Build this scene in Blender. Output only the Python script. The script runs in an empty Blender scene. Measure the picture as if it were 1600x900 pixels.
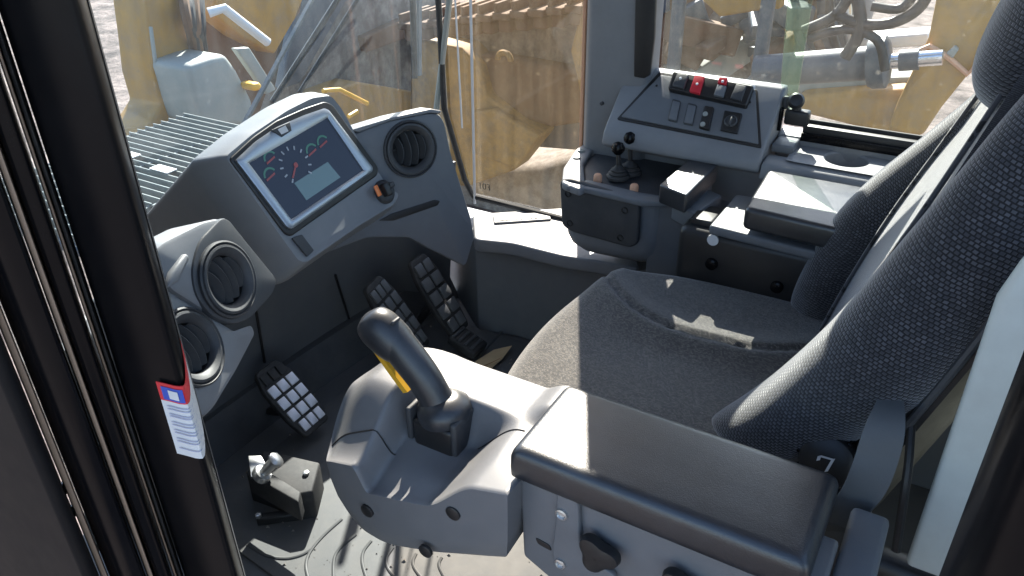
import bpy, bmesh, math, random
from mathutils import Vector, Matrix, noise
random.seed(7)
S = bpy.context.scene
col = S.collection
# ------------------------------------------------------------------ camera
FPX, PITCH, ROLL, AZ = 1250.0, math.radians(30.5), math.radians(-1.0), math.radians(31.0)
EYE = Vector((0, 0, 1.40))                      # metres above the cab floor, in the open left door
FW = Vector((-math.sin(AZ)*math.cos(PITCH), math.cos(AZ)*math.cos(PITCH), -math.sin(PITCH)))
RT0 = Vector((math.cos(AZ), math.sin(AZ), 0)); UP0 = RT0.cross(FW)
RT = RT0*math.cos(ROLL) + UP0*math.sin(ROLL); UP = RT.cross(FW)
cd = bpy.data.cameras.new('camera'); cam = bpy.data.objects.new('camera', cd); col.objects.link(cam)
cd.sensor_width = 36; cd.lens = 36*FPX/1600; cd.clip_start = .02; cd.clip_end = 2000
cam.matrix_world = Matrix.Translation(EYE) @ Matrix((RT, UP, -FW)).transposed().to_4x4()
S.camera = cam
# ------------------------------------------------------------------ light
SUN_AZ, SUN_EL = math.radians(26.5), math.radians(38)
TOSUN = Vector((-math.sin(SUN_AZ)*math.cos(SUN_EL), math.cos(SUN_AZ)*math.cos(SUN_EL), math.sin(SUN_EL)))
w = bpy.data.worlds.new('World'); S.world = w; w.use_nodes = True
sky = w.node_tree.nodes.new('ShaderNodeTexSky'); sky.sky_type = 'NISHITA'; sky.sun_disc = False
sky.sun_elevation = SUN_EL; sky.sun_rotation = -SUN_AZ; sky.altitude = 300
bg = w.node_tree.nodes['Background']; bg.inputs['Strength'].default_value = .11
w.node_tree.links.new(sky.outputs[0], bg.inputs[0])
sl = bpy.data.lights.new('sun', 'SUN'); sl.energy = 5.0; sl.angle = math.radians(.5); sl.color = (1, .955, .89)
so = bpy.data.objects.new('sun', sl); col.objects.link(so); so.rotation_euler = TOSUN.to_track_quat('Z', 'Y').to_euler()
S.view_settings.view_transform = 'Standard'; S.view_settings.look = 'None'; S.view_settings.gamma = 1
S.view_settings.exposure = 2.05

# ------------------------------------------------------------------ pixel -> place
def ray(px, py): return FW*FPX + RT*(px-800) - UP*(py-450)
def at(px, py, **k):
    d = ray(px, py); (a, v), = k.items(); i = 'xyz'.index(a)
    return EYE + d*((v-EYE[i])/d[i])
def away(px, py, dist): return EYE + ray(px, py).normalized()*dist
def on(px, py, p, n):
    d = ray(px, py); n = Vector(n); return EYE + d*((Vector(p)-EYE).dot(n)/d.dot(n))
def ons(pxs, p, n): return [on(a, b, p, n) for a, b in pxs]
def ats(pxs, **k): return [at(a, b, **k) for a, b in pxs]
def frame(n, up=(0, 0, 1)):
    n = Vector(n).normalized(); u = (Vector(up) - n*Vector(up).dot(n)).normalized(); return u.cross(n), u, n   # right, up, normal

# ------------------------------------------------------------------ materials
MATS = {}
def nt(name):
    m = bpy.data.materials.new(name); m.use_nodes = True; MATS[name] = m
    return m, m.node_tree, m.node_tree.nodes, m.node_tree.links, m.node_tree.nodes['Principled BSDF']
def plain(name, c, rough=.5, metal=0, var=.12, nscale=30, bump=.0, bscale=900, dust=0, dustc=(.42, .38, .33), coat=0, spec=.5):
    m, t, N, L, b = nt(name)
    b.inputs['Metallic'].default_value = metal; b.inputs['Specular IOR Level'].default_value = spec
    b.inputs['Coat Weight'].default_value = coat; b.inputs['Coat Roughness'].default_value = .06
    tc = N.new('ShaderNodeTexCoord')
    n1 = N.new('ShaderNodeTexNoise'); n1.inputs['Scale'].default_value = nscale; n1.inputs['Detail'].default_value = 6; n1.inputs['Roughness'].default_value = .65
    L.new(tc.outputs['Object'], n1.inputs['Vector'])
    mx = N.new('ShaderNodeMix'); mx.data_type = 'RGBA'
    mx.inputs[6].default_value = (*[x*(1-var) for x in c], 1); mx.inputs[7].default_value = (*[min(1, x*(1+var)) for x in c], 1)
    L.new(n1.outputs['Fac'], mx.inputs[0]); out = mx.outputs[2]
    mr = N.new('ShaderNodeMapRange'); mr.inputs[3].default_value = max(0, rough-.08); mr.inputs[4].default_value = min(1, rough+.1)
    L.new(n1.outputs['Fac'], mr.inputs[0]); L.new(mr.outputs[0], b.inputs['Roughness'])
    if dust:
        n2 = N.new('ShaderNodeTexNoise'); n2.inputs['Scale'].default_value = 7; n2.inputs['Detail'].default_value = 9; n2.inputs['Roughness'].default_value = .75
        L.new(tc.outputs['Object'], n2.inputs['Vector'])
        r2 = N.new('ShaderNodeMapRange'); r2.inputs[1].default_value = .42; r2.inputs[2].default_value = .72; r2.inputs[4].default_value = dust
        L.new(n2.outputs['Fac'], r2.inputs[0])
        m2 = N.new('ShaderNodeMix'); m2.data_type = 'RGBA'; m2.inputs[7].default_value = (*dustc, 1)
        L.new(out, m2.inputs[6]); L.new(r2.outputs[0], m2.inputs[0]); out = m2.outputs[2]
    L.new(out, b.inputs['Base Color'])
    if bump:
        n3 = N.new('ShaderNodeTexNoise'); n3.inputs['Scale'].default_value = bscale; n3.inputs['Detail'].default_value = 3
        L.new(tc.outputs['Object'], n3.inputs['Vector'])
        bp = N.new('ShaderNodeBump'); bp.inputs['Strength'].default_value = bump; bp.inputs['Distance'].default_value = .001
        L.new(n3.outputs['Fac'], bp.inputs['Height']); L.new(bp.outputs[0], b.inputs['Normal'])
    return m
plain('grey', (.17, .177, .188), .45, bump=.3, dust=.22, dustc=(.27, .26, .25))
plain('grey_pod', (.135, .138, .146), .45, bump=.3, dust=.25, dustc=(.2, .19, .18))
plain('grey_mid', (.115, .125, .138), .48, bump=.3, dust=.2, dustc=(.2, .19, .18))
plain('grey_dark', (.085, .090, .096), .5, bump=.3, dust=.25, dustc=(.15, .14, .13))
plain('surround', (.05, .054, .060), .5, bump=.3, dust=.15, dustc=(.13, .13, .13))
plain('charcoal', (.036, .039, .044), .55, bump=.3, dust=.08)
plain('black', (.010, .010, .011), .42, bump=.15, dust=.03)
plain('black_gloss', (.003, .003, .004), .22, bump=0, coat=.0, dust=.006, spec=.16)
plain('pillar_black', (.004, .004, .005), .32, dust=.008, spec=.12)
plain('door_black', (.006, .006, .007), .55, dust=.01, spec=.2)
plain('black_rubber', (.012, .012, .013), .7, bump=.3, dust=.12)
plain('vinyl', (.011, .013, .017), .33, bump=.4, bscale=700, dust=.12, dustc=(.12, .14, .165), spec=.9)
plain('grip', (.022, .024, .028), .36, bump=.2, dust=.25, dustc=(.12, .12, .125), spec=.6)
plain('beige', (.50, .53, .50), .6, dust=.15)
plain('headliner', (.48, .51, .54), .8)
plain('mat', (.075, .078, .080), .6, bump=.3, dust=.4, dustc=(.16, .145, .125))
plain('mat_rib', (.045, .048, .050), .6, dust=.3, dustc=(.12, .11, .1))
plain('reflection_tan', (.22, .155, .11), .35, spec=.6)  # sunlit ground mirrored in the black door edges, painted as tan
plain('silver', (.36, .39, .43), .4, metal=.85)
plain('steel', (.55, .55, .54), .35, metal=.9, var=.25)
plain('worn_steel', (.62, .62, .66), .45, metal=.5, var=.2)
plain('yellow', (.40, .215, .04), .55, dust=.9, dustc=(.24, .16, .085), var=.3, nscale=4)
plain('yellow_mud', (.30, .17, .045), .7, dust=1.0, dustc=(.115, .08, .05), var=.45, nscale=5)
plain('trigger_yellow', (.75, .40, .03), .4)
plain('rust', (.13, .068, .036), .85, dust=.7, dustc=(.19, .135, .09), var=.5, nscale=5)
plain('mud', (.12, .10, .085), .9, dust=.6, var=.45, nscale=3)
plain('cylinder_blue', (.045, .062, .085), .4, dust=.35, dustc=(.2, .19, .18), nscale=4)
plain('pale', (.25, .275, .26), .5, dust=.4, nscale=4)
plain('chrome', (.75, .77, .8), .15, metal=1)
plain('hose', (.012, .012, .014), .5, dust=.1, dustc=(.12, .11, .1))
plain('red', (.55, .02, .035), .35)
plain('orange', (.80, .22, .06), .4)
plain('peach', (.62, .33, .20), .5)
plain('white', (.62, .62, .62), .45, var=.04)
plain('sticker_red', (.62, .03, .04), .4, var=.05)
plain('sticker_blue', (.03, .08, .42), .4, var=.05)
plain('sticker_text', (.33, .36, .50), .5, var=.1)
plain('belt', (.075, .08, .085), .62, bump=.5, bscale=500)
plain('wiper_blue', (.05, .075, .10), .45, dust=.3)
plain('gauge_red', (.35, .05, .05), .3); plain('gauge_green', (.05, .20, .13), .3); plain('gauge_tick', (.35, .38, .42), .3)
plain('cardboard', (.50, .36, .20), .8, var=.3, nscale=15)
plain('dry_leaf', (.25, .13, .05), .8)
plain('grating', (.13, .16, .165), .55, metal=.2, dust=.3)
plain('piping', (.32, .32, .34), .7, bump=.5, bscale=500)

def screen_mat():
    m, t, N, L, b = nt('screen')
    b.inputs['Base Color'].default_value = (.010, .013, .02, 1); b.inputs['Roughness'].default_value = .07; b.inputs['Specular IOR Level'].default_value = .08
    b.inputs['Emission Color'].default_value = (.006, .009, .016, 1); b.inputs['Emission Strength'].default_value = .8
    m, t, N, L, b = nt('readout')
    b.inputs['Base Color'].default_value = (.02, .04, .05, 1); b.inputs['Roughness'].default_value = .1
    b.inputs['Emission Color'].default_value = (.018, .036, .048, 1); b.inputs['Emission Strength'].default_value = .5
screen_mat()

def fabric(name, dark, light, w, h, use_uv=True, rot=0.0, mortar=.17, low=.6, high=1.5):
    m, t, N, L, b = nt(name)
    b.inputs['Roughness'].default_value = .95; b.inputs['Specular IOR Level'].default_value = .11
    b.inputs['Sheen Weight'].default_value = .6; b.inputs['Sheen Roughness'].default_value = .45
    tc = N.new('ShaderNodeTexCoord'); mp = N.new('ShaderNodeMapping'); mp.inputs['Rotation'].default_value = (0, 0, rot)
    L.new(tc.outputs['UV' if use_uv else 'Object'], mp.inputs[0])
    br = N.new('ShaderNodeTexBrick'); br.offset = .5
    br.inputs['Scale'].default_value = 1; br.inputs['Brick Width'].default_value = w; br.inputs['Row Height'].default_value = h
    br.inputs['Mortar Size'].default_value = h*mortar; br.inputs['Mortar Smooth'].default_value = .5; br.inputs['Bias'].default_value = -.25
    br.inputs['Color1'].default_value = (*dark, 1); br.inputs['Color2'].default_value = (*light, 1); br.inputs['Mortar'].default_value = (*[x*.32 for x in dark], 1)
    nd = N.new('ShaderNodeTexNoise'); nd.inputs['Scale'].default_value = 35; L.new(tc.outputs['Object'], nd.inputs['Vector'])
    vm = N.new('ShaderNodeVectorMath'); vm.operation = 'MULTIPLY_ADD'; vm.inputs[1].default_value = (.006, .006, 0); L.new(nd.outputs['Color'], vm.inputs[0]); L.new(mp.outputs[0], vm.inputs[2])
    L.new(vm.outputs[0], br.inputs['Vector'])
    n1 = N.new('ShaderNodeTexNoise'); n1.inputs['Scale'].default_value = 14; n1.inputs['Detail'].default_value = 8; n1.inputs['Roughness'].default_value = .7
    L.new(tc.outputs['Object'], n1.inputs['Vector'])
    mr = N.new('ShaderNodeMapRange'); mr.inputs[3].default_value = low; mr.inputs[4].default_value = high; L.new(n1.outputs['Fac'], mr.inputs[0])
    mu = N.new('ShaderNodeMix'); mu.data_type = 'RGBA'; mu.blend_type = 'MULTIPLY'; mu.inputs[0].default_value = 1
    L.new(br.outputs['Color'], mu.inputs[6]); L.new(mr.outputs[0], mu.inputs[7]); L.new(mu.outputs[2], b.inputs['Base Color'])
    bp = N.new('ShaderNodeBump'); bp.inputs['Strength'].default_value = .5; bp.inputs['Distance'].default_value = .0015; bp.invert = True
    L.new(br.outputs['Fac'], bp.inputs['Height']); L.new(bp.outputs[0], b.inputs['Normal'])
fabric('fabric_bolster', (.042, .043, .050), (.092, .092, .105), .0070, .0056, mortar=.24, low=.75, high=1.25)
fabric('fabric_cushion', (.062, .060, .057), (.195, .180, .158), .0045, .0024, False, rot=.3)
fabric('fabric_panel', (.055, .057, .065), (.105, .106, .116), .004, .0022)

def glass(name, dirt=.16, tint=(.86, .92, .88), dirtc=(.52, .48, .40), streak=3.0, seed=0):
    m, t, N, L, b = nt(name); N.remove(b); out = N['Material Output']
    tr = N.new('ShaderNodeBsdfTransparent'); tr.inputs[0].default_value = (*tint, 1)
    gl = N.new('ShaderNodeBsdfGlossy'); gl.inputs['Roughness'].default_value = .02
    fr = N.new('ShaderNodeFresnel'); ge = N.new('ShaderNodeNewGeometry')
    io = N.new('ShaderNodeMapRange'); io.inputs[3].default_value = 1.45; io.inputs[4].default_value = 1/1.45; L.new(ge.outputs['Backfacing'], io.inputs[0]); L.new(io.outputs[0], fr.inputs[0])
    m1 = N.new('ShaderNodeMixShader'); L.new(fr.outputs[0], m1.inputs[0]); L.new(tr.outputs[0], m1.inputs[1]); L.new(gl.outputs[0], m1.inputs[2])
    df = N.new('ShaderNodeBsdfDiffuse'); df.inputs[0].default_value = (*dirtc, 1)
    tl = N.new('ShaderNodeBsdfTranslucent'); tl.inputs[0].default_value = (*dirtc, 1)
    md = N.new('ShaderNodeMixShader'); md.inputs[0].default_value = .5; L.new(df.outputs[0], md.inputs[1]); L.new(tl.outputs[0], md.inputs[2])
    tc = N.new('ShaderNodeTexCoord'); mp = N.new('ShaderNodeMapping'); mp.inputs['Scale'].default_value = (22, 22, streak); mp.inputs['Location'].default_value = (seed, seed, 0)
    L.new(tc.outputs['Object'], mp.inputs[0])
    n1 = N.new('ShaderNodeTexNoise'); n1.inputs['Scale'].default_value = 1; n1.inputs['Detail'].default_value = 8; n1.inputs['Roughness'].default_value = .7; L.new(mp.outputs[0], n1.inputs['Vector'])
    n2 = N.new('ShaderNodeTexNoise'); n2.inputs['Scale'].default_value = 60; n2.inputs['Detail'].default_value = 4; L.new(tc.outputs['Object'], n2.inputs['Vector'])
    r1 = N.new('ShaderNodeMapRange'); r1.inputs[1].default_value = .35; r1.inputs[2].default_value = .8; r1.inputs[3].default_value = dirt*.5; r1.inputs[4].default_value = dirt*1.9; L.new(n1.outputs['Fac'], r1.inputs[0])
    r2 = N.new('ShaderNodeMapRange'); r2.inputs[1].default_value = .66; r2.inputs[2].default_value = .75; r2.inputs[4].default_value = .13; L.new(n2.outputs['Fac'], r2.inputs[0])
    ad = N.new('ShaderNodeMath'); ad.operation = 'ADD'; ad.use_clamp = True; L.new(r1.outputs[0], ad.inputs[0]); L.new(r2.outputs[0], ad.inputs[1])
    m2 = N.new('ShaderNodeMixShader'); L.new(ad.outputs[0], m2.inputs[0]); L.new(m1.outputs[0], m2.inputs[1]); L.new(md.outputs[0], m2.inputs[2])
    L.new(m2.outputs[0], out.inputs['Surface'])
glass('glass_front', .085, (.90, .95, .94), (.40, .43, .43), seed=2)
glass('glass_corner', .06, (.97, .95, .91), (.36, .28, .18), 2.0, seed=5)
glass('glass_side', .05, (.95, .97, .95), (.34, .31, .26), 1.6, seed=9)
glass('glass_edge', .10, (.84, .89, .84), (.22, .27, .20), 2.0, seed=3)

def ground_mat():
    m, t, N, L, b = nt('gravel'); b.inputs['Roughness'].default_value = .95
    tc = N.new('ShaderNodeTexCoord')
    n1 = N.new('ShaderNodeTexNoise'); n1.inputs['Scale'].default_value = 1.7; n1.inputs['Detail'].default_value = 12; n1.inputs['Roughness'].default_value = .7; L.new(tc.outputs['Object'], n1.inputs['Vector'])
    cr = N.new('ShaderNodeValToRGB'); e = cr.color_ramp.elements
    e[0].position = .40; e[0].color = (.055, .042, .038, 1); e[1].position = .60; e[1].color = (.25, .20, .178, 1)
    L.new(n1.outputs['Fac'], cr.inputs[0]); L.new(cr.outputs[0], b.inputs['Base Color'])
    bp = N.new('ShaderNodeBump'); bp.inputs['Strength'].default_value = .8; bp.inputs['Distance'].default_value = .25
    L.new(n1.outputs['Fac'], bp.inputs['Height']); L.new(bp.outputs[0], b.inputs['Normal'])
ground_mat()

# ------------------------------------------------------------------ mesh helpers
ORG = {}
def tag(o, label=None, cat=None, group=None, kind=None):
    if label: o['label'] = label
    if cat: o['category'] = cat
    if group: o['group'] = group
    if kind: o['kind'] = kind
    return o
def thing(name, label, cat, loc, group=None):
    o = bpy.data.objects.new(name, None); col.objects.link(o); o.location = loc; o.empty_display_size = .05
    ORG[o.name] = Vector(loc); return tag(o, label, cat, group)
def mesh(name, vs, fs, mat, parent=None, ang=38, uv=None, smooth=True):
    vs = [Vector(v) for v in vs]
    if parent is not None: o0 = ORG[parent.name]
    else: o0 = Vector(((min(v.x for v in vs)+max(v.x for v in vs))/2, (min(v.y for v in vs)+max(v.y for v in vs))/2, min(v.z for v in vs)))
    me = bpy.data.meshes.new(name); me.from_pydata([v-o0 for v in vs], [], fs)
    bm = bmesh.new(); bm.from_mesh(me); bmesh.ops.recalc_face_normals(bm, faces=bm.faces); bm.to_mesh(me); bm.free()
    if smooth:
        me.polygons.foreach_set('use_smooth', [True]*len(me.polygons)); me.set_sharp_from_angle(angle=math.radians(ang))
    if uv:
        l = me.uv_layers.new(name='UVMap')
        for p in me.polygons:
            for li in p.loop_indices: l.data[li].uv = uv[me.loops[li].vertex_index]
    me.materials.append(MATS[mat])
    o = bpy.data.objects.new(name, me); col.objects.link(o); ORG[o.name] = o0
    if parent is not None: o.parent = parent
    else: o.location = o0
    return o
def bev(vs, fs, r, seg=3, ang=40):
    bm = bmesh.new(); bv = [bm.verts.new(v) for v in vs]
    for f in fs: bm.faces.new([bv[i] for i in f])
    bmesh.ops.recalc_face_normals(bm, faces=bm.faces)
    es = [e for e in bm.edges if len(e.link_faces) == 2 and e.calc_face_angle(0) > math.radians(ang)]
    if r > 0: bmesh.ops.bevel(bm, geom=es, offset=r, segments=seg, profile=.5, affect='EDGES', clamp_overlap=True)
    bm.verts.index_update(); v2 = [v.co.copy() for v in bm.verts]; f2 = [[v.index for v in f.verts] for f in bm.faces]; bm.free()
    return v2, f2
def rounded(pts, r, seg=4):
    out = []; n = len(pts)
    for i in range(n):
        p = Vector(pts[i]); a = Vector(pts[i-1])-p; b = Vector(pts[(i+1) % n])-p
        rr = min(r, a.length*.45, b.length*.45); A = p+a.normalized()*rr; B = p+b.normalized()*rr
        for k in range(seg+1):
            t = k/seg; out.append(A*(1-t)**2 + p*2*t*(1-t) + B*t*t)
    return out
def slab(name, pts, n, depth, mat, parent=None, r=.004, seg=3, corner=0, taper=1.0):
    n = Vector(n).normalized()
    if corner: pts = rounded(pts, corner)
    k = len(pts); c = sum((Vector(p) for p in pts), Vector())/k
    vs = [Vector(p) for p in pts] + [c+(Vector(p)-c)*taper-n*depth for p in pts]
    fs = [list(range(k)), list(range(2*k-1, k-1, -1))] + [[i, i+k, (i+1) % k+k, (i+1) % k] for i in range(k)]
    return mesh(name, *bev(vs, fs, r, seg), mat, parent)
def rbox(name, c, size, mat, parent=None, r=.004, axes=None, seg=3, taper=(1, 1)):
    ax = axes or (Vector((1, 0, 0)), Vector((0, 1, 0)), Vector((0, 0, 1))); c = Vector(c); vs = []
    for k in (-1, 1):
        for i, j in ((-1, -1), (1, -1), (1, 1), (-1, 1)):
            tx = taper[0] if k > 0 else 1; ty = taper[1] if k > 0 else 1
            vs.append(c+ax[0]*i*size[0]/2*tx+ax[1]*j*size[1]/2*ty+ax[2]*k*size[2]/2)
    fs = [[3, 2, 1, 0], [4, 5, 6, 7], [0, 1, 5, 4], [1, 2, 6, 5], [2, 3, 7, 6], [3, 0, 4, 7]]
    return mesh(name, *bev(vs, fs, r, seg), mat, parent)
def box2(name, lo, hi, mat, parent=None, r=.004):
    lo = Vector(lo); hi = Vector(hi); return rbox(name, (lo+hi)/2, hi-lo, mat, parent, r)
def crom(pts, sub=6):
    P = [Vector(p) for p in pts]; out = []
    for i in range(len(P)-1):
        a, b, c, d = P[max(i-1, 0)], P[i], P[i+1], P[min(i+2, len(P)-1)]
        for k in range(sub):
            t = k/sub; out.append(.5*((2*b)+(c-a)*t+(2*a-5*b+4*c-d)*t*t+(3*b-a-3*c+d)*t**3))
    out.append(P[-1]); return out
def loft(name, rings, mat, parent=None, caps=True, uv=False, ang=38):
    n = len(rings[0]); vs = [v for r in rings for v in r]; fs = []
    for i in range(len(rings)-1):
        for j in range(n): fs.append([i*n+j, i*n+(j+1) % n, (i+1)*n+(j+1) % n, (i+1)*n+j])
    if caps: fs += [list(range(n-1, -1, -1)), list(range((len(rings)-1)*n, len(rings)*n))]
    uvs = None
    if uv:
        uvs = []; cen = [sum((Vector(v) for v in r), Vector())/n for r in rings]; s = 0
        for i, r in enumerate(rings):
            if i: s += (cen[i]-cen[i-1]).length
            a = 0
            for j in range(n):
                if j: a += (Vector(r[j])-Vector(r[j-1])).length
                uvs.append((a, s))
    return mesh(name, vs, fs, mat, parent, ang, uvs)
def tube(name, pts, r, mat, parent=None, n=10, smooth=True, sub=5):
    P = crom(pts, sub) if smooth and len(pts) > 2 else [Vector(p) for p in pts]
    R = r if callable(r) else (lambda t: r); rings = []; prev = None
    for i, p in enumerate(P):
        t = (P[min(i+1, len(P)-1)]-P[max(i-1, 0)]).normalized()
        u = prev if prev else (Vector((0, 0, 1)) if abs(t.z) < .9 else Vector((1, 0, 0)))
        u = (u-t*u.dot(t)).normalized(); prev = u; v = t.cross(u); rr = R(i/(len(P)-1))
        rings.append([p+u*rr*math.cos(2*math.pi*k/n)+v*rr*math.sin(2*math.pi*k/n) for k in range(n)])
    return loft(name, rings, mat, parent)
def revolve(name, c, axis, prof, mat, parent=None, n=32, caps=True, up=(0, 0, 1), ang=38, sq=1.0):
    a = Vector(axis).normalized(); r_, u_, _ = frame(a, up if abs(Vector(up).dot(a)) < .95 else (1, 0, 0)); c = Vector(c)
    rings = [[c+a*h+(r_*math.cos(2*math.pi*k/n)*sq+u_*math.sin(2*math.pi*k/n))*max(r, 1e-5) for k in range(n)] for r, h in prof]
    return loft(name, rings, mat, parent, caps, ang=ang)
def strip(name, pts, width_dir, w, th_dir, th, mat, parent=None, sub=8):      # a flat bent band
    P = crom(pts, sub) if len(pts) > 2 else [Vector(p) for p in pts]; wd = Vector(width_dir).normalized()*w/2; td = Vector(th_dir).normalized()*th/2
    return loft(name, [[p-wd-td, p+wd-td, p+wd+td, p-wd+td] for p in P], mat, parent)
def sm(a, b, x): t = max(0, min(1, (x-a)/(b-a))); return t*t*(3-2*t)

# ================================================================== the setting
def ground():
    # gravel yard far below the cab floor, one sheet to the horizon with low heaps near by
    n = 70; xs = [-1200*abs(1-2*i/n)**3*(1 if i < n/2 else -1) for i in range(n+1)]; vs = []
    for x in xs:
        for y in xs:
            h = .5*noise.fractal(Vector((x*.35, y*.35, 3)), 1, 2, 4) if abs(x) < 60 and abs(y) < 60 else 0
            vs.append((x, y, -2.75+h*.5))
    fs = [[i*(n+1)+j, i*(n+1)+j+1, (i+1)*(n+1)+j+1, (i+1)*(n+1)+j] for i in range(n) for j in range(n)]
    tag(mesh('ground', vs, fs, 'gravel', ang=180), kind='structure')
ground()
tag(box2('cab_floor', (-1.52, .42, -.06), (.34, 1.95, 0), 'grey_dark'), kind='structure')
tag(box2('cab_roof', (-1.50, .34, 1.98), (.40, 2.0, 2.05), 'headliner'), kind='structure')
tag(slab('rear_corner_trim', [(.072, .92, .50), (.32, .92, .50), (.32, .92, 1.02), (.14, .92, 1.02), (.085, .92, .985), (.072, .92, .93)], (0, -1, 0), .025, 'beige', None, .008), kind='structure')
tag(box2('rear_wall', (.30, .62, 0), (.345, 1.96, .98), 'beige'), kind='structure')
def vpost(name, prof, z0, z1, mat, parent=None, r=.006):
    """upright post from a plan outline"""
    return slab(name, [Vector((x, y, z1)) for x, y in prof], (0, 0, 1), z1-z0, mat, parent, r)
def plan(pxs, row=450):                              # (px, y) pairs read along one row of the photo -> plan points
    return [tuple(at(p, row, y=y))[:2] for p, y in pxs]

# near door pillar (front post of the open left door)
dp = thing('door_pillar', 'glossy black front door pillar carrying the red and white safety sticker', 'pillar', (-.68, .42, 0))
vpost('post', plan([(258, .455), (255, .425), (247, .400), (238, .393), (150, .378), (141, .382), (141, .45)]), -.4, 1.98, 'pillar_black', dp, .004)
vpost('edge_trim', plan([(262, .465), (260, .455), (256, .456), (257, .467)]), -.4, 1.98, 'charcoal', dp, .001)
vpost('seal_channel', plan([(139, .40), (133, .372), (128, .372), (126, .40)]), -.4, 1.98, 'black_rubber', dp, .002)
vpost('reflection_strip', plan([(127, .395), (125, .368), (121, .366), (119, .395)]), -.4, 1.98, 'reflection_tan', dp, .0015)  # painted reflection running up the glossy pillar edge
def sticker():
    t = thing('safety_sticker', 'red and white safety sticker with blue square on the black pillar', 'sticker', at(292, 640, y=.40))
    pl_ = crom([Vector((*q, 0)) for q in plan([(200, .3845), (215, .3870), (236, .3905), (248.5, .398), (257, .424), (260, .452)])], 6)
    zt, zb = at(275, 582, y=.405).z, at(312, 696, y=.405).z
    def P(u, v):                                     # wrapped round the pillar's rounded corner
        k = u*(len(pl_)-1); i = min(int(k), len(pl_)-2); p = pl_[i].lerp(pl_[i+1], k-i); return Vector((p.x, p.y, zt+(zb-zt)*v))
    def patch(name, u0, u1, v0, v1, mat, off, n=12):
        vs = []; 
        for k in (0, 1):
            for i in range(n+1):
                for j in range(n+1):
                    p = P(u0+(u1-u0)*i/n, v0+(v1-v0)*j/n); p.y -= off*(1-k); p.x += off*(1-k)*.6; vs.append(p)
        m = (n+1)**2; fs = []
        for i in range(n):
            for j in range(n):
                a = i*(n+1)+j; fs += [[a, a+1, a+n+2, a+n+1], [m+a, m+a+n+1, m+a+n+2, m+a+1]]
        mesh(name, vs, fs, mat, t)
    patch('white_sheet', 0, 1, .24, 1, 'white', .0008)
    patch('red_header', 0, 1, 0, .238, 'sticker_red', .0009)
    patch('blue_square', .1, .47, .04, .215, 'sticker_blue', .0016)
    patch('white_figure', .22, .36, .07, .185, 'white', .0022)
    for k, v in enumerate((.29, .33, .40, .43, .51, .55, .62, .66, .74, .78, .88)):
        patch('print_line', .12, (.86, .7, .8, .62)[k % 4], v, v+.013, 'sticker_text', .0020, 8)
sticker()
# rear edge of the swung door seen at far left
df = thing('door_frame', 'black frame of the open door with tan strips painted as reflections at far left', 'door', (-.72, .36, -.2))
vpost('door_rail', plan([(117, .392), (112, .356), (84, .345), (80, .36), (82, .40)]), -.4, 1.98, 'black_gloss', df, .005)
vpost('reflection_strip', plan([(80, .372), (78, .340), (69, .338), (66, .372)]), -.4, 1.98, 'reflection_tan', df, .002)  # tan strips on the door paint its reflections of sunlit ground
vpost('door_panel', plan([(65, .38), (62, .332), (20, .318), (-8, .318), (-8, .39)]), -.4, 1.98, 'black_gloss', df, .008)
vpost('reflection_strip', plan([(-10, .34), (-12, .31), (-24, .306), (-26, .34)]), -.4, 1.98, 'reflection_tan', df, .002)
vpost('door_skin', plan([(-28, .36), (-30, .30), (-60, .285), (-560, .26), (-560, .36)]), -.4, 1.98, 'door_black', df, .006)
revolve('latch_bolt', at(104, 760, y=.338), (0, -1, 0), [(.008, 0), (.008, .008), (.004, .011)], 'steel', df, 12)
revolve('latch_bolt', at(118, 795, y=.338), (0, -1, 0), [(.008, 0), (.008, .008), (.004, .011)], 'steel', df, 12)
# rear post of the door
rp = thing('rear_door_post', 'black rear door post at lower right in front of seat back', 'pillar', (.12, .42, 0))
vpost('post', [(.055, .455), (.060, .42), (.085, .395), (.17, .385), (.17, .47), (.07, .47)], -.4, 1.98, 'black_gloss', rp, .006)
vpost('reflection_strip', [(.10, .391), (.106, .383), (.116, .383), (.122, .391)], -.4, 1.98, 'reflection_tan', rp, .001)  # same painted tan reflection on the rear post

# ------------------------------------------------------------------ front corner pillar, windows
cp = thing('corner_pillar', 'grey plastic corner pillar with a dark upright slot beside the switch panel', 'pillar', (-.85, 1.93, .6))
vpost('trim', [(-.905, 1.965), (-.905, 1.90), (-.885, 1.875), (-.74, 1.885), (-.725, 1.90), (-.725, 1.965)], .60, 1.98, 'grey', cp, .012)
vpost('glass_seal', [(-.917, 1.962), (-.917, 1.922), (-.907, 1.922), (-.907, 1.962)], .36, 1.98, 'black_rubber', cp, .002)
slab('slot', ats([(993, -40), (1026, -40), (1022, 60), (1015, 118), (1006, 123), (990, 120)], y=1.876), (0, -1, 0), .012, 'black', cp, .003)
revolve('screw', at(940, 162, y=1.874), (0, -1, 0), [(.005, -.004), (.005, .001), (.002, .002)], 'charcoal', cp, 10)

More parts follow.
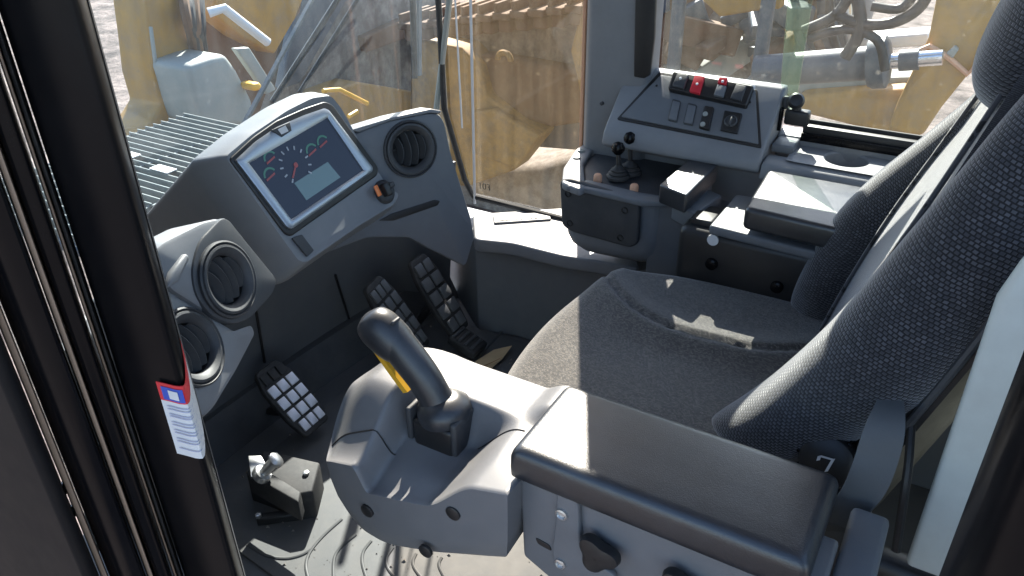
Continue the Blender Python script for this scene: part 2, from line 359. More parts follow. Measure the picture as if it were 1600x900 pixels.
cw = thing('corner_window', 'dusty curved side pane between windscreen and grey corner pillar', 'window', (-1.15, 1.945, .36))
slab('pane', [(-1.375, 1.945, .62), (-1.315, 1.945, .40), (-1.30, 1.945, .372), (-.92, 1.945, .372), (-.92, 1.945, 1.96), (-1.375, 1.945, 1.96)], (0, -1, 0), .006, 'glass_corner', cw, 0)
tube('seal', [(-1.385, 1.935, 1.80), (-1.392, 1.935, .64), (-1.33, 1.935, .42), (-1.30, 1.935, .368), (-.93, 1.935, .362)], .009, 'black_rubber', cw, 8, False)
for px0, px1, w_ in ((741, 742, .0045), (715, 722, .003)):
    tube('edge_highlight', [at(px0-7, -60, y=1.93), at(px1, 318 if px0 > 730 else 200, y=1.93)], w_, 'white', cw, 6, False)  # white strips paint the highlight along the glass edge
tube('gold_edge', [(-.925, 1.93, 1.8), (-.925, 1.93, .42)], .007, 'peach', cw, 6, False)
def text(name, body, loc, size, rot, mat, parent):
    c = bpy.data.curves.new(name, 'FONT'); c.body = body; c.size = size; c.extrude = .0003; c.align_x = 'CENTER'
    o = bpy.data.objects.new('tmp', c); col.objects.link(o); bpy.context.view_layer.update()
    me = bpy.data.meshes.new_from_object(o); col.objects.unlink(o); bpy.data.objects.remove(o)
    me.materials.clear(); me.materials.append(MATS[mat]); ob = bpy.data.objects.new(name, me); col.objects.link(ob)
    ob.parent = parent; ob.location = Vector(loc)-ORG[parent.name]; ob.rotation_euler = rot; return ob
text('print', '103', at(757, 296, y=1.937), .031, (math.radians(90), 0, 0), 'black', cw)
ws = thing('windscreen', 'tinted front windscreen behind the monitor and dashboard', 'window', (-1.45, 1.2, .4))
def windscreen():
    vs = []; n = 24
    P = [(-1.385, 1.945), (-1.46, 1.80), (-1.52, 1.5), (-1.535, 1.2), (-1.50, .9), (-1.42, .70), (-1.30, .56), (-1.15, .47)]
    C = crom([(x, y, 0) for x, y in P], 4)
    zs = (.30, .8, 1.3, 1.96); vs = [Vector((c.x, c.y, z)) for c in C for z in zs]
    fs = [[i*4+j, i*4+j+1, i*4+j+5, i*4+j+4] for i in range(len(C)-1) for j in range(3)]
    mesh('pane', vs, fs, 'glass_front', ws, 180)
    tube('lower_seal', [Vector((c.x+.006, c.y-.004, .30)) for c in C], .009, 'black_rubber', ws, 8, False)
    tube('joint_strip', [at(712, -80, y=1.935), at(681, 176, y=1.935)], .009, 'pale', ws, 8, False)
windscreen()
sw = thing('side_window', 'sliding right side window with black lower track and dusty glass', 'window', (-.25, 1.95, .75))
slab('pane', [(-.72, 1.958, .76), (.30, 1.958, .76), (.30, 1.958, 1.96), (-.72, 1.958, 1.96)], (0, -1, 0), .005, 'glass_side', sw, 0)
slab('overlap_strip', [at(1216, 175, y=1.945), at(1243, 165, y=1.945), at(1282, -80, y=1.945), at(1237, -80, y=1.945)], (0, -1, 0), .008, 'glass_edge', sw, .001)
rbox('lower_track', (-.02, 1.925, .748), (.64, .03, .030), 'black', sw, .003)
rbox('track_lip', (-.02, 1.905, .738), (.64, .008, .020), 'black_gloss', sw, .002)
rbox('track_lip', (-.02, 1.94, .766), (.64, .008, .010), 'black_rubber', sw, .002)
wl = thing('window_latch', 'black window latch with round thumb knob on the right sill', 'latch', at(1243, 195, y=1.90))
rbox('latch_block', at(1246, 183, y=1.90), (.055, .03, .036), 'black', wl, .006)
revolve('stem', at(1244, 176, y=1.90), (0, 0, 1), [(.012, 0), (.009, .02), (.010, .03)], 'black', wl, 14)
revolve('thumb_knob', at(1244, 158, y=1.90), (.2, -.8, .5), [(.001, -.012), (.014, -.010), (.019, -.003), (.019, .004), (.014, .010), (.001, .012)], 'black', wl, 20)
rbox('catch', at(1219, 186, y=1.90), (.012, .016, .055), 'black_gloss', wl, .004)
rbox('strike', at(1228, 160, y=1.91), (.014, .012, .03), 'charcoal', wl, .004)
# unseen panel added at the right window to keep the sun off the seat
tag(box2('sun_blocker', (-.735, 1.962, 1.04), (-.36, 1.967, 1.46), 'charcoal', None, .001), 'unseen dark panel added at the side window to block the sun', 'sun blocker')
box2('shading_header', (-.725, 1.935, 1.66), (.34, 1.985, 1.98), 'grey', sw, .01)  # unseen beam, added and sized to keep sun off the left armrest

# ------------------------------------------------------------------ right wall, ledge, consoles
rl = thing('side_ledge', 'low pale grey ledge under the corner window with a slotted vent', 'ledge', (-1.0, 1.85, 0))
slab('ledge', ats([(738, 334), (872, 325), (960, 322), (1000, 420), (935, 408), (880, 400), (800, 380), (741, 374)], z=.36), (0, 0, 1), .04, 'grey', rl, .008, corner=.02)
slab('side_panel', [at(741, 379, z=.318)+Vector((0, .004, 0)), at(800, 385, z=.318)+Vector((0, .004, 0)), at(880, 405, z=.318)+Vector((0, .004, 0)), at(975, 425, z=.318), Vector((-.55, 1.95, .318)), Vector((-1.42, 1.95, .318))], (0, 0, 1), .317, 'grey_mid', rl, .004)
slab('vent_plate', ats([(770, 336), (858, 331), (861, 342), (772, 348)], z=.366), (0, 0, 1), .008, 'grey', rl, .002)
slab('slot', ats([(780, 341), (848, 337), (850, 340), (782, 345)], z=.3675), (0, 0, 1), .004, 'black', rl, .0006)
for k in range(9): rbox('slot_rib', at(786+7.5*k, 342.5-.45*k, z=.3678), (.003, .012, .002), 'grey', rl, 0)

wall = thing('side_console', 'long grey right side console with cup holder tray along the window', 'console', (-.3, 1.85, 0))
def prism_x(name, prof, x0, x1, mat, parent, r=.006):
    return slab(name, [Vector((x1, y, z)) for y, z in prof], (1, 0, 0), x1-x0, mat, parent, r)
prism_x('body', [(1.772, .682), (1.780, .712), (1.80, .733), (1.925, .842), (1.955, .842), (1.955, .0), (1.905, .0), (1.905, .655), (1.80, .668)], -.795, -.395, 'grey', wall, .008)
prism_x('body', [(1.765, .668), (1.775, .705), (1.795, .712), (1.83, .712), (1.83, .0), (1.81, .0), (1.81, .655)], -.393, .28, 'grey', wall, .008)
prism_x('lower_body', [(1.70, .575), (1.805, .585), (1.805, .0), (1.70, .0)], -.62, .28, 'grey_mid', wall, .006)
def tray():
    # flat tray with a round hole, and a bucket below
    c = at(1330, 237, z=.716); n = 48; r = .052; lo = Vector((-.33, 1.832, 0)); hi = Vector((.28, 1.905, 0)); c.y = 1.868; r = .036*1.0
    c = Vector((at(1330, 237, z=.716).x, 1.864, .716)); r = .046; lo = Vector((-.345, 1.792, 0)); hi = Vector((.28, 1.925, 0))
    vs = []
    for k in range(n):
        a = 2*math.pi*k/n; d = Vector((math.cos(a), math.sin(a), 0))
        tx = ((hi.x if d.x > 0 else lo.x)-c.x)/d.x if abs(d.x) > 1e-6 else 1e9; ty = ((hi.y if d.y > 0 else lo.y)-c.y)/d.y if abs(d.y) > 1e-6 else 1e9
        vs.append(c+d*min(tx, ty))
    vs += [c+Vector((math.cos(2*math.pi*k/n)*(r+.004), math.sin(2*math.pi*k/n)*(r+.004), 0)) for k in range(n)]
    vs += [c+Vector((math.cos(2*math.pi*k/n)*r, math.sin(2*math.pi*k/n)*r, -.004)) for k in range(n)]
    fs = [[q*n+k, q*n+(k+1) % n, q*n+n+(k+1) % n, q*n+n+k] for q in (0, 1) for k in range(n)]
    t = mesh('tray', vs, fs, 'grey', wall)
    revolve('cup_holder', c, (0, 0, 1), [(r, -.004), (r*.97, -.07), (r*.9, -.076), (.001, -.077)], 'grey', wall, 48, False)
tray()
rbox('tray_well', (-.365, 1.88, .722), (.05, .08, .02), 'grey_mid', wall, .004)
prism_x('sill', [(1.905, .715), (1.905, .735), (1.955, .742), (1.955, .60), (1.93, .60)], -.393, .28, 'grey', wall, .003)

# slanted switch panel
spn = Vector((0, -.6585, .7526)); sp0 = Vector((-.6, 1.80, .7335))
sp = thing('switch_panel', 'slanted dark grey switch panel with red rockers below the side window', 'switch panel', (-.6, 1.85, .74))
def SP(pxs, off=0): return ons(pxs, sp0+spn*off, spn)
slab('face_border', SP([(963, 186), (1190, 231), (1184, 140), (1030, 112)], .003), spn, .008, 'black', sp, .001, corner=.006)
slab('face', SP([(970, 182), (1185, 225), (1180, 141), (1032, 117)], .006), spn, .006, 'grey_mid', sp, .001, corner=.004)
slab('rocker_housing', SP([(1043, 138), (1166, 165), (1178, 133), (1052, 110)], .022), spn, .020, 'black', sp, .004, corner=.006)
def rocker(pxs, mat, dot=None, h=.029):
    o = slab('rocker_switch', SP(pxs, h), spn, .012, mat, sp, .002)
    if dot:
        c = on(*dot, sp0+spn*(h+.0012), spn); revolve('legend', c, spn, [(.0035, -.001), (.0035, 0), (.002, .0005)], 'white', o, 10)
rocker([(1050, 134), (1068, 138), (1076, 117), (1058, 114)], 'charcoal', (1063, 122))
rocker([(1077, 142), (1093, 146), (1101, 119), (1086, 116)], 'red', (1089, 131))
rocker([(1115, 148), (1130, 151), (1135, 134), (1121, 131)], 'grey_mid')
rocker([(1121, 129), (1134, 132), (1137, 121), (1124, 119)], 'red', (1129, 127), .030)
rocker([(1141, 153), (1158, 157), (1166, 134), (1150, 131)], 'charcoal')
for pxs in ([(1043, 187), (1057, 191), (1064, 158), (1051, 154)], [(1067, 193), (1082, 196), (1089, 164), (1075, 160)]):
    o = slab('blank_cover', SP(pxs, .010), spn, .006, 'charcoal', sp, .001, corner=.004)
    c_ = sum((p for p in SP(pxs, .012)), Vector())/4; slab('cover_face', [c_+(p-c_)*.86 for p in SP(pxs, .0122)], spn, .004, 'grey_mid', o, .001, corner=.003)
o = slab('toggle_switch', SP([(1091, 198), (1108, 202), (1116, 167), (1101, 164)], .016), spn, .012, 'black', sp, .003, corner=.005)
for q in ((1102, 178), (1098, 194)): revolve('legend', on(*q, sp0+spn*.017, spn), spn, [(.0065, -.001), (.006, .0015), (.003, .002)], 'pale', o, 14)
o = slab('dial_plate', SP([(1125, 203), (1152, 208), (1160, 177), (1132, 172)], .012), spn, .008, 'black', sp, .002, corner=.003)
revolve('dial_ring', on(1142, 190, sp0+spn*.0125, spn), spn, [(.0155, 0), (.0155, .004), (.013, .006), (.011, .003), (.001, .003)], 'charcoal', o, 24)
rr_, uu_, _n = frame(spn); rbox('dial_grip', on(1142, 190, sp0+spn*.019, spn), (.006, .022, .009), 'charcoal', o, .002, (rr_, uu_, spn))
for q in ((1026, 134), (1172, 160)): revolve('screw', on(*q, sp0+spn*.0065, spn), spn, [(.003, 0), (.003, .001), (.001, .001)], 'black', sp, 8)
slab('label', SP([(1171, 139), (1178, 140), (1180, 133), (1173, 131)], .010), spn, .006, 'white', sp, .0005)

# ------------------------------------------------------------------ dashboard
def air_vent(c, n, parent, R=.058, up=(0, 0, 1), slats=4, tilt=.5):
    n = Vector(n).normalized(); r_, u_, _ = frame(n, up); c = Vector(c)
    v = revolve('air_vent', c, n, [(R, -.012), (R, .002), (R*.965, .006), (R*.90, .007), (R*.80, .004), (R*.72, -.001), (R*.69, -.006)], 'charcoal', parent, 48, False, up)
    revolve('duct', c, n, [(R*.69, -.0055), (R*.66, -.05), (.001, -.055)], 'black', v, 40, False, up)
    revolve('collar', c, n, [(R*1.09, -.006), (R*1.09, .004), (R*1.04, .006), (R*1.0, .003)], 'charcoal', v, 48, False, up)
    for k in range(slats):
        t = (k-(slats-1)/2)/(slats/2)*.92; half = R*.66*math.sqrt(max(.05, 1-t*t))
        pts = [c+r_*(R*.66*t+.006*(1-(q/4)**2)*1.0)+u_*half*q/4+n*(-.014+.006*(1-(q/4)**2)) for q in range(-4, 5)]
        strip('louvre', pts, n+r_*tilt, .018, r_-n*tilt, .0026, 'charcoal', v, 2)
    rbox('pivot', c-n*.026, (R*1.25, .004, .006), 'black', v, .001, (r_, u_, n))
    return v
def holed(name, outer, c, n, R, depth, mat, parent, er=.006, N=72):
    n = Vector(n).normalized(); c = Vector(c); r_, u_, _ = frame(n)
    q = [((p-c).dot(r_), (p-c).dot(u_)) for p in outer]
    A = sorted(set([round(math.atan2(y, x), 4) for x, y in q]+[round(2*math.pi*k/N-math.pi, 4) for k in range(N)]))
    def hit(a):
        d = (math.cos(a), math.sin(a)); best = R*1.1
        for i in range(len(q)):
            (x1, y1), (x2, y2) = q[i-1], q[i]; den = d[0]*(y2-y1)-d[1]*(x2-x1)
            if abs(den) < 1e-12: continue
            t = (x1*(y2-y1)-y1*(x2-x1))/den; s_ = (x1*d[1]-y1*d[0])/den
            if t > 0 and -1e-6 <= s_ <= 1+1e-6: best = max(best, t)
        return best
    H = [hit(a) for a in A]
    def ring(f, h): return [c+(r_*math.cos(a)+u_*math.sin(a))*f(t)+n*h for a, t in zip(A, H)]
    return loft(name, [ring(lambda t: t, -depth), ring(lambda t: t, -er), ring(lambda t: t-er*.3, -er*.3), ring(lambda t: t-er, 0), ring(lambda t: R, 0), ring(lambda t: R, -min(depth, .03))], mat, parent, False, ang=40)
dash = thing('dashboard', 'grey wraparound dashboard with round air vents under the windscreen', 'dashboard', (-1.35, 1.2, 0))
# right wing
nR = Vector((.86, -.46, .20)).normalized(); pR = away(641, 233, 1.80)
holed('right_wing', rounded(ons([(500, 232), (560, 206), (610, 188), (672, 176), (688, 178), (696, 192), (706, 240), (738, 345), (742, 372), (728, 418), (702, 404), (676, 392), (640, 372), (575, 372), (500, 400)], pR, nR), .012), pR, nR, .058, .05, 'grey_mid', dash, .008)
slab('wing_lip', ons([(548, 203), (610, 184), (674, 170), (690, 173), (688, 178), (672, 176.5), (610, 189), (560, 207)], pR+nR*.004, nR), nR, .06, 'grey', dash, .003)
slab('slot', ons([(592, 345), (612, 334), (680, 312), (688, 314), (684, 321), (615, 345)], pR+nR*.002, nR), nR, .006, 'black', dash, .001, corner=.004)
air_vent(pR+nR*.001, nR, dash, .058)
# knee panel and left side below the wing
kp = [(-1.50, .66), (-1.50, 1.30), (-1.47, 1.62), (-1.41, 1.78), (-1.38, 1.88)]
def wallstrip(name, pl, z0, z1, th, mat, lean=0):
    vs = []
    P = crom([(x, y, 0) for x, y in pl], 5)
    rings = [[Vector((p.x, p.y, z0)), Vector((p.x-lean, p.y, z1)), Vector((p.x-lean-th, p.y, z1)), Vector((p.x-th, p.y, z0))] for p in P]
    return loft(name, rings, mat, dash)
wallstrip('knee_panel', kp, 0, .50, .03, 'grey_dark', -.06)
for q in ((399, 478, 414, 566), (524, 430, 548, 505)):
    tube('panel_seam', [at(q[0], q[1], x=-1.448), at(q[2], q[3], x=-1.478)], .004, 'black', dash, 6, False)
wallstrip('lower_ramp', [(-1.42, .66), (-1.42, 1.2), (-1.39, 1.62), (-1.35, 1.9)], 0, .10, .10, 'charcoal', .05)
slab('left_side', [Vector((-1.50, .735, 0)), Vector((-1.26, .70, 0)), Vector((-1.20, .70, .46)), Vector((-1.46, .735, .55))], (0, 1, 0), .03, 'grey_dark', dash, .006)
# left wing: a panel round the vent and a lighter lower panel
n1 = Vector((.93, .24, .30)).normalized(); p1 = away(355, 437, 1.34)
holed('left_wing_upper', rounded(ons([(346, 340), (318, 346), (255, 378), (240, 392), (252, 425), (268, 452), (330, 492), (364, 502), (386, 492), (420, 450), (424, 440)], p1-n1*.004, n1), .01), p1-n1*.004, n1, .057, .07, 'grey', dash, .008)
holed('vent_surround', rounded(ons([(352, 335), (434, 437), (428, 458), (392, 498), (368, 508), (332, 496), (306, 462), (300, 420), (312, 376)], p1, n1), .018), p1, n1, .0565, .07, 'surround', dash, .004)
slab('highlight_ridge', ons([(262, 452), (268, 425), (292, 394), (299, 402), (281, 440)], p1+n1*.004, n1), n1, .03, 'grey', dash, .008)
air_vent(p1+n1*.001, n1, dash, .057)
n2 = Vector((.80, .30, .38)).normalized(); p2 = away(300, 543, 1.27)
holed('left_wing_lower', rounded(ons([(200, 440), (262, 448), (305, 476), (372, 518), (396, 506), (402, 520), (372, 580), (336, 640), (318, 655), (300, 640), (240, 610), (200, 560)], p2, n2), .012), p2, n2, .056, .07, 'grey', dash, .010)
air_vent(p2+n2*.001, n2, dash, .056)

# monitor console
nM = Vector((.902, 0, .431)).normalized(); pM = at(550, 357, z=.68); pM = Vector((-1.037, 1.1, .68)); rM, uM, _ = frame(nM)
mc = thing('monitor_console', 'pale grey dashboard console holding the gauge display screen', 'console', (-1.15, 1.1, .62))
def MP(pxs, off=0): return ons(pxs, pM+nM*off, nM)
def console_shell():
    face = rounded(MP([(352, 245), (395, 209), (450, 172), (488, 153), (517, 149), (534, 170), (570, 236), (606, 292), (624, 303), (616, 319), (560, 353), (478, 410), (466, 407), (430, 357)]), .010, 3)
    c = sum(face, Vector())/len(face); rings = []
    def ring(scale, back, drop, zc):
        out = []
        for p in face:
            q = c+(p-c)*scale-nM*back; z0 = .66; q.z = z0+(q.z-z0)*zc-drop; out.append(q)
        return out
    lip = [p+(c-p)*.02+nM*.0 for p in face]
    rings = [[p+(c-p)*.06-nM*.002 for p in face], [p+(c-p)*.03 for p in face], face, [c+(p-c)*1.04-nM*.010 for p in face]]
    rings.append(ring(1.16, .055, 0, 1.0)); rings.append(ring(1.17, .075, .002, .97)); rings.append(ring(1.17, .29, .03, .62))
    loft('housing', rings, 'grey', mc, True, ang=50)
console_shell()
def ringslab(name, outer, inner, n, depth, mat, parent, N=64, dome=.002):
    n = Vector(n).normalized(); c = sum(inner, Vector())/len(inner); r_, u_, _ = frame(n)
    def hit(poly, a):
        d = (math.cos(a), math.sin(a)); best = 0
        q = [((p-c).dot(r_), (p-c).dot(u_)) for p in poly]
        for i in range(len(q)):
            (x1, y1), (x2, y2) = q[i-1], q[i]; den = d[0]*(y2-y1)-d[1]*(x2-x1)
            if abs(den) < 1e-12: continue
            t = (x1*(y2-y1)-y1*(x2-x1))/den; s = (x1*d[1]-y1*d[0])/den
            if t > 0 and -1e-6 <= s <= 1+1e-6: best = max(best, t)
        return c+r_*d[0]*best+u_*d[1]*best
    A = sorted([math.atan2((p-c).dot(u_), (p-c).dot(r_)) for p in outer+inner]+[2*math.pi*k/N-math.pi for k in range(N)])
    o = [hit(outer, a) for a in A]; i = [hit(inner, a) for a in A]
    mid = lambda f: [a.lerp(b, f)+n*dome for a, b in zip(o, i)]
    return loft(name, [[p-n*depth for p in o], o, mid(.25), mid(.75), i, [p-n*depth for p in i]], mat, parent, False, ang=30)
bez_o = rounded(MP([(369, 250), (400, 221), (435, 197), (475, 180), (507, 169), (514, 172), (583, 262), (582, 268), (456, 358), (449, 355)], .008), .004, 2)
scr = [(389, 255), (512, 184), (568, 266), (455, 343)]
slab('gasket', MP([(358, 248), (395, 214), (432, 188), (475, 169), (508, 158), (520, 163), (592, 262), (590, 274), (456, 369), (446, 365)], .003), nM, .01, 'black', mc, .003, corner=.008)
ringslab('bezel', bez_o, rounded(MP(scr, .008), .002, 2), nM, .010, 'silver', mc)
so_ = slab('screen', MP([(387, 255), (512, 182), (570, 266), (455, 345)], .0045), nM, .004, 'screen', mc, 0)
def sm_line(name, a, b, w, mat, off=.0065):
    A, B = MP([a, b], off); d = (B-A).normalized(); strip(name, [A, B], nM.cross(d), w, nM, .0006, mat, so_)
def gauge(c, r, mat, a0, a1, w, n=10):
    C, = MP([c], .0060); up2 = uM
    pts = [C+(rM*math.cos(math.radians(a0+(a1-a0)*k/n))+uM*math.sin(math.radians(a0+(a1-a0)*k/n)))*r for k in range(n+1)]
    vs = []; 
    for p in pts: vs += [p, C+(p-C)*(1-w/r)]
    mesh('gauge_arc', vs, [[2*i, 2*i+2, 2*i+3, 2*i+1] for i in range(n)], mat, so_)
for c in ((424, 249), (424, 275), (506, 224), (489, 237)):
    gauge(c, .017, 'gauge_green', 30, 175, .004); C, = MP([c], .0066)
    strip('needle', [C-rM*.014-uM*.004, C+rM*.010+uM*.002], uM, .0036, nM, .0006, 'gauge_red', so_)
C0, = MP([(462, 258)], .0062)
for k in range(11):
    a = math.radians(225-27*k); d = rM*math.cos(a)+uM*math.sin(a); strip('dial_tick', [C0+d*.030, C0+d*.038], nM.cross(d), .003, nM, .0006, 'gauge_tick', so_)
d = (rM*-.72-uM*.69); strip('needle', [C0-d*.006, C0+d*.028], nM.cross(d), .0036, nM, .0008, 'gauge_red', so_)
revolve('needle_hub', C0, nM, [(.005, 0), (.005, .001), (.001, .001)], 'gauge_red', so_, 12)
slab('readout', MP([(460, 286), (512, 253), (532, 277), (479, 313)], .0056), nM, .001, 'readout', so_, 0)
slab('badge', MP([(424, 203), (453, 190), (456, 204), (441, 214)], .012), nM, .005, 'charcoal', mc, .001)
slab('badge_square', MP([(434, 202), (446, 196), (451, 205), (440, 210)], .0126), nM, .001, 'white', mc, 0)
slab('blank_switch', MP([(457, 372), (472, 366), (491, 391), (481, 401)], .003), nM, .006, 'charcoal', mc, .001, corner=.003)
ign = revolve('ignition_switch', MP([(600, 300)], 0)[0], nM, [(.026, -.02), (.026, .004), (.022, .010), (.017, .012), (.001, .012)], 'charcoal', mc, 28)
C, = MP([(590, 298)], .014); rbox('orange_mark', C, (.012, .024, .004), 'orange', ign, .002, (rM, uM, nM))
C, = MP([(603, 296)], .020); rbox('key_bow', C, (.016, .030, .018), 'black', ign, .004, (rM, uM, nM))
C, = MP([(611, 289)], .024); rbox('key_tab', C, (.016, .012, .012), 'charcoal', ign, .004, (rM, uM, nM))

# ------------------------------------------------------------------ right lever console
lc = thing('lever_console', 'grey lever console with screwed cover plate in front of right armrest', 'console', (-.72, 1.77, .44))
def lever_console():
    # plan outline, round at the front near corner, bellied underside
    P = [(-.855, 1.90), (-.875, 1.84), (-.868, 1.74), (-.845, 1.685), (-.80, 1.662), (-.70, 1.668), (-.61, 1.680), (-.585, 1.70), (-.585, 1.90)]
    out = rounded([Vector((x, y, 0)) for x, y in P], .02, 3); c = Vector((-.72, 1.80, 0)); rings = []
    for z, s in ((.412, .70), (.417, .80), (.432, .91), (.455, .975), (.485, 1), (.585, 1.0), (.600, .995), (.606, .975), (.607, .93)):
        rings.append([Vector((c.x+(p.x-c.x)*s, c.y+(p.y-c.y)*s, z)) for p in out])
    loft('body', rings, 'grey', lc, ang=45)
lever_console()
slab('top_rim', ats([(878, 285), (880, 262), (900, 232), (930, 214), (948, 216), (925, 236), (912, 256), (915, 292), (905, 296)], z=.620), (0, 0, 1), .02, 'grey', lc, .005, corner=.01)
slab('deck', ats([(915, 290), (912, 258), (930, 238), (965, 220), (1050, 236), (1075, 252), (1040, 312), (1000, 312)], z=.610), (0, 0, 1), .012, 'charcoal', lc, .003, corner=.01)
slab('front_rim', ats([(884, 290), (915, 294), (1000, 314), (1044, 316), (1040, 306), (1000, 300), (918, 280)], z=.619), (0, 0, 1), .015, 'grey_mid', lc, .004)
pl0 = Vector((-.74, 1.658, .53)); pln = Vector((-.04, -1, -.02)).normalized()
def LP(p, off=0): return ons(p, pl0+pln*off, pln)
cov = slab('cover_plate', LP([(874, 282), (890, 280), (988, 310), (999, 322), (996, 382), (984, 388), (890, 362), (877, 352)], .010), pln, .016, 'charcoal', lc, .006, corner=.012)
for q in ((887, 303), (976, 329), (890, 349), (969, 372)):
    revolve('screw', on(*q, pl0+pln*.011, pln), pln, [(.0085, -.002), (.0085, .001), (.0065, .0012), (.006, -.003), (.001, -.003)], 'black', cov, 16)
for q in ((929, 216), (934, 278), (991, 294)): 
    b_ = revolve('push_button', at(*q, z=.620), (0, 0, 1), [(.0105, -.01), (.0105, .006), (.008, .010), (.001, .011)], 'peach', lc, 16)
for q in ((908, 236), (901, 247)): revolve('indicator', at(*q, z=.620), (0, 0, 1), [(.011, -.004), (.010, .004), (.001, .005)], 'pale', lc, 14)
for i, (q, zt, h) in enumerate((((984, 268), .62, .085), ((966, 275), .62, .070))):
    c = at(*q, z=zt); t = thing('control_lever', ('black ball-topped control lever further back on the lever console', 'black ball-topped control lever nearest the console corner, beside the peach buttons')[i], 'lever', c, 'levers on the right console')
    revolve('boot', c, (0, 0, 1), [(.030, -.004), (.030, .002), (.024, .006), (.026, .010), (.019, .014), (.020, .018), (.012, .023), (.008, .03)], 'black_rubber', t, 24)
    tip = c+Vector((-.006, .004, h)); tube('stem', [c+Vector((0, 0, .02)), tip], .006, 'black', t, 10, False)
    revolve('ball_knob', tip, (0, 0, 1), [(.001, -.016), (.009, -.014), (.016, -.005), (.017, .003), (.012, .013), (.001, .018)], 'black_gloss', t, 20)
tag(revolve('grey_stud', at(1057, 242, z=.625), (0, 0, 1), [(.010, -.02), (.010, .004), (.006, .008), (.001, .008)], 'pale', None, 12), 'small pale round stud behind the small wrist pad', 'stud')
def pad(name, pxs, z, th, mat, parent, r=.014, corner=.014):
    return slab(name, ats(pxs, z=z), (0, 0, 1), th, mat, parent, r, 4, corner)
wp = thing('wrist_pad', 'small black vinyl wrist pad behind the control levers', 'armrest', at(1075, 300, z=.60))
pad('pad', [(1030, 288), (1084, 242), (1123, 256), (1073, 305)], .682, .045, 'vinyl', wp, .010, .008)
rbox('post', at(1082, 300, z=.62), (.07, .09, .06), 'grey_mid', wp, .008)
slab('base', ats([(1050, 318), (1100, 292), (1128, 305), (1085, 335)], z=.628), (0, 0, 1), .04, 'grey_mid', wp, .004)
ra = thing('right_armrest', 'black padded right armrest over a black storage box beside the seat', 'armrest', at(1180, 400, z=.40))
pad('pad', [(1163, 324), (1200, 264), (1400, 300), (1370, 372)], .705, .050, 'vinyl', ra, .014, .014)
slab('lid', ats([(1108, 352), (1150, 303), (1200, 310), (1330, 350), (1300, 400)], z=.640), (0, 0, 1), .022, 'grey_mid', ra, .006, corner=.008)
rbox('box', (-.27, 1.62, .53), (.46, .15, .18), 'black', ra, .02)
rbox('foot', (-.27, 1.66, .30), (.44, .12, .30), 'charcoal', ra, .01)
rbox('hinge_block', at(1100, 348, z=.615), (.05, .05, .035), 'black', ra, .004)
yb = 1.5435
revolve('round_label', at(1114, 375, y=yb), (0, -1, .05), [(.0125, -.004), (.0125, .002), (.001, .0022)], 'white', ra, 24)
for q in ((1112, 412), (1214, 448)): revolve('knob', at(*q, y=yb), (0, -1, 0), [(.014, -.004), (.013, .006), (.009, .009), (.001, .009)], 'black_gloss', ra, 16)
slab('filler_panel', [(-.62, 1.69, .60), (-.50, 1.69, .60), (-.50, 1.69, .1), (-.62, 1.69, .1)], (0, -1, 0), .02, 'grey_mid', ra, .004)

# ------------------------------------------------------------------ operator seat
seat = thing('operator_seat', 'dark woven fabric operator seat with bolstered backrest', 'seat', (-.2, 1.28, 0))
SX0, SX1, SY0, SY1 = -.70, .02, .93, 1.605
def cushion():
    n = 96; a = (SX1-SX0)/2; b = (SY1-SY0)/2; cx = (SX0+SX1)/2; cy = (SY0+SY1)/2; vs = []
    seam = crom([on(p, q, (0, 0, .495), (0, 0, 1)) for p, q in ((945, 424), (958, 452), (990, 482), (1050, 512), (1130, 535), (1200, 548), (1300, 550))], 10)
    def H(x, y, m):
        e = max(0, (m-.80)/.20); prof = math.sqrt(max(0, 1-e**2.2))
        z = .375+.118*prof; z += .010*math.sin((x-SX0)*3.2)-.020*sm(-.2, .05, x)
        z -= .018*math.exp(-((y-cy)/.16)**2)*sm(SX0, SX0+.25, x)
        d = min((Vector((x, y, 0))-Vector((p.x, p.y, 0))).length_squared for p in seam)**.5
        z -= .011*math.exp(-(d/.007)**2)*prof; z += .014*math.exp(-(d/.05)**2)*prof*(1 if y > 1.2 else .3)
        return z
    for k in range(n+1):
        for j in range(n+1):
            u = 2*k/n-1; v = 2*j/n-1; s = lambda t: math.copysign(abs(t)**.8, t); u = s(u); v = s(v)
            kk = .62 if u < 0 else .25; x = cx+a*u*math.sqrt(1-v*v*kk*.5); y = cy+b*v*math.sqrt(1-u*u*(.72 if (u < 0 and v > 0) else .3)*.5)
            vs.append(Vector((x, y, H(x, y, max(abs(u), abs(v))))))
    fs = [[i*(n+1)+j, (i+1)*(n+1)+j, (i+1)*(n+1)+j+1, i*(n+1)+j+1] for i in range(n) for j in range(n)]
    bd = [i*(n+1) for i in range(n+1)]+[n*(n+1)+j for j in range(1, n+1)]+[i*(n+1)+n for i in range(n-1, -1, -1)]+[j for j in range(n-1, 0, -1)]
    m = len(vs); vs += [Vector((vs[i].x*.985+cx*.015, vs[i].y*.985+cy*.015, .33)) for i in bd]; L_ = len(bd)
    fs += [[bd[k], bd[(k+1) % L_], m+(k+1) % L_, m+k] for k in range(L_)]
    c = mesh('cushion', vs, fs, 'fabric_cushion', seat, 70)
cushion()
rbox('seat_pan', (-.30, 1.27, .30), (.62, .50, .08), 'black', seat, .02)
rbox('suspension', (-.26, 1.27, .14), (.46, .40, .26), 'black_rubber', seat, .02)
REC = math.radians(17); BU = Vector((math.sin(REC), 0, math.cos(REC))); BN = Vector((-math.cos(REC), 0, math.sin(REC))); B0 = Vector((-.062, 1.275, .46))
def bp(s, d, y): return B0+BU*s+BN*d+Vector((0, y, 0))
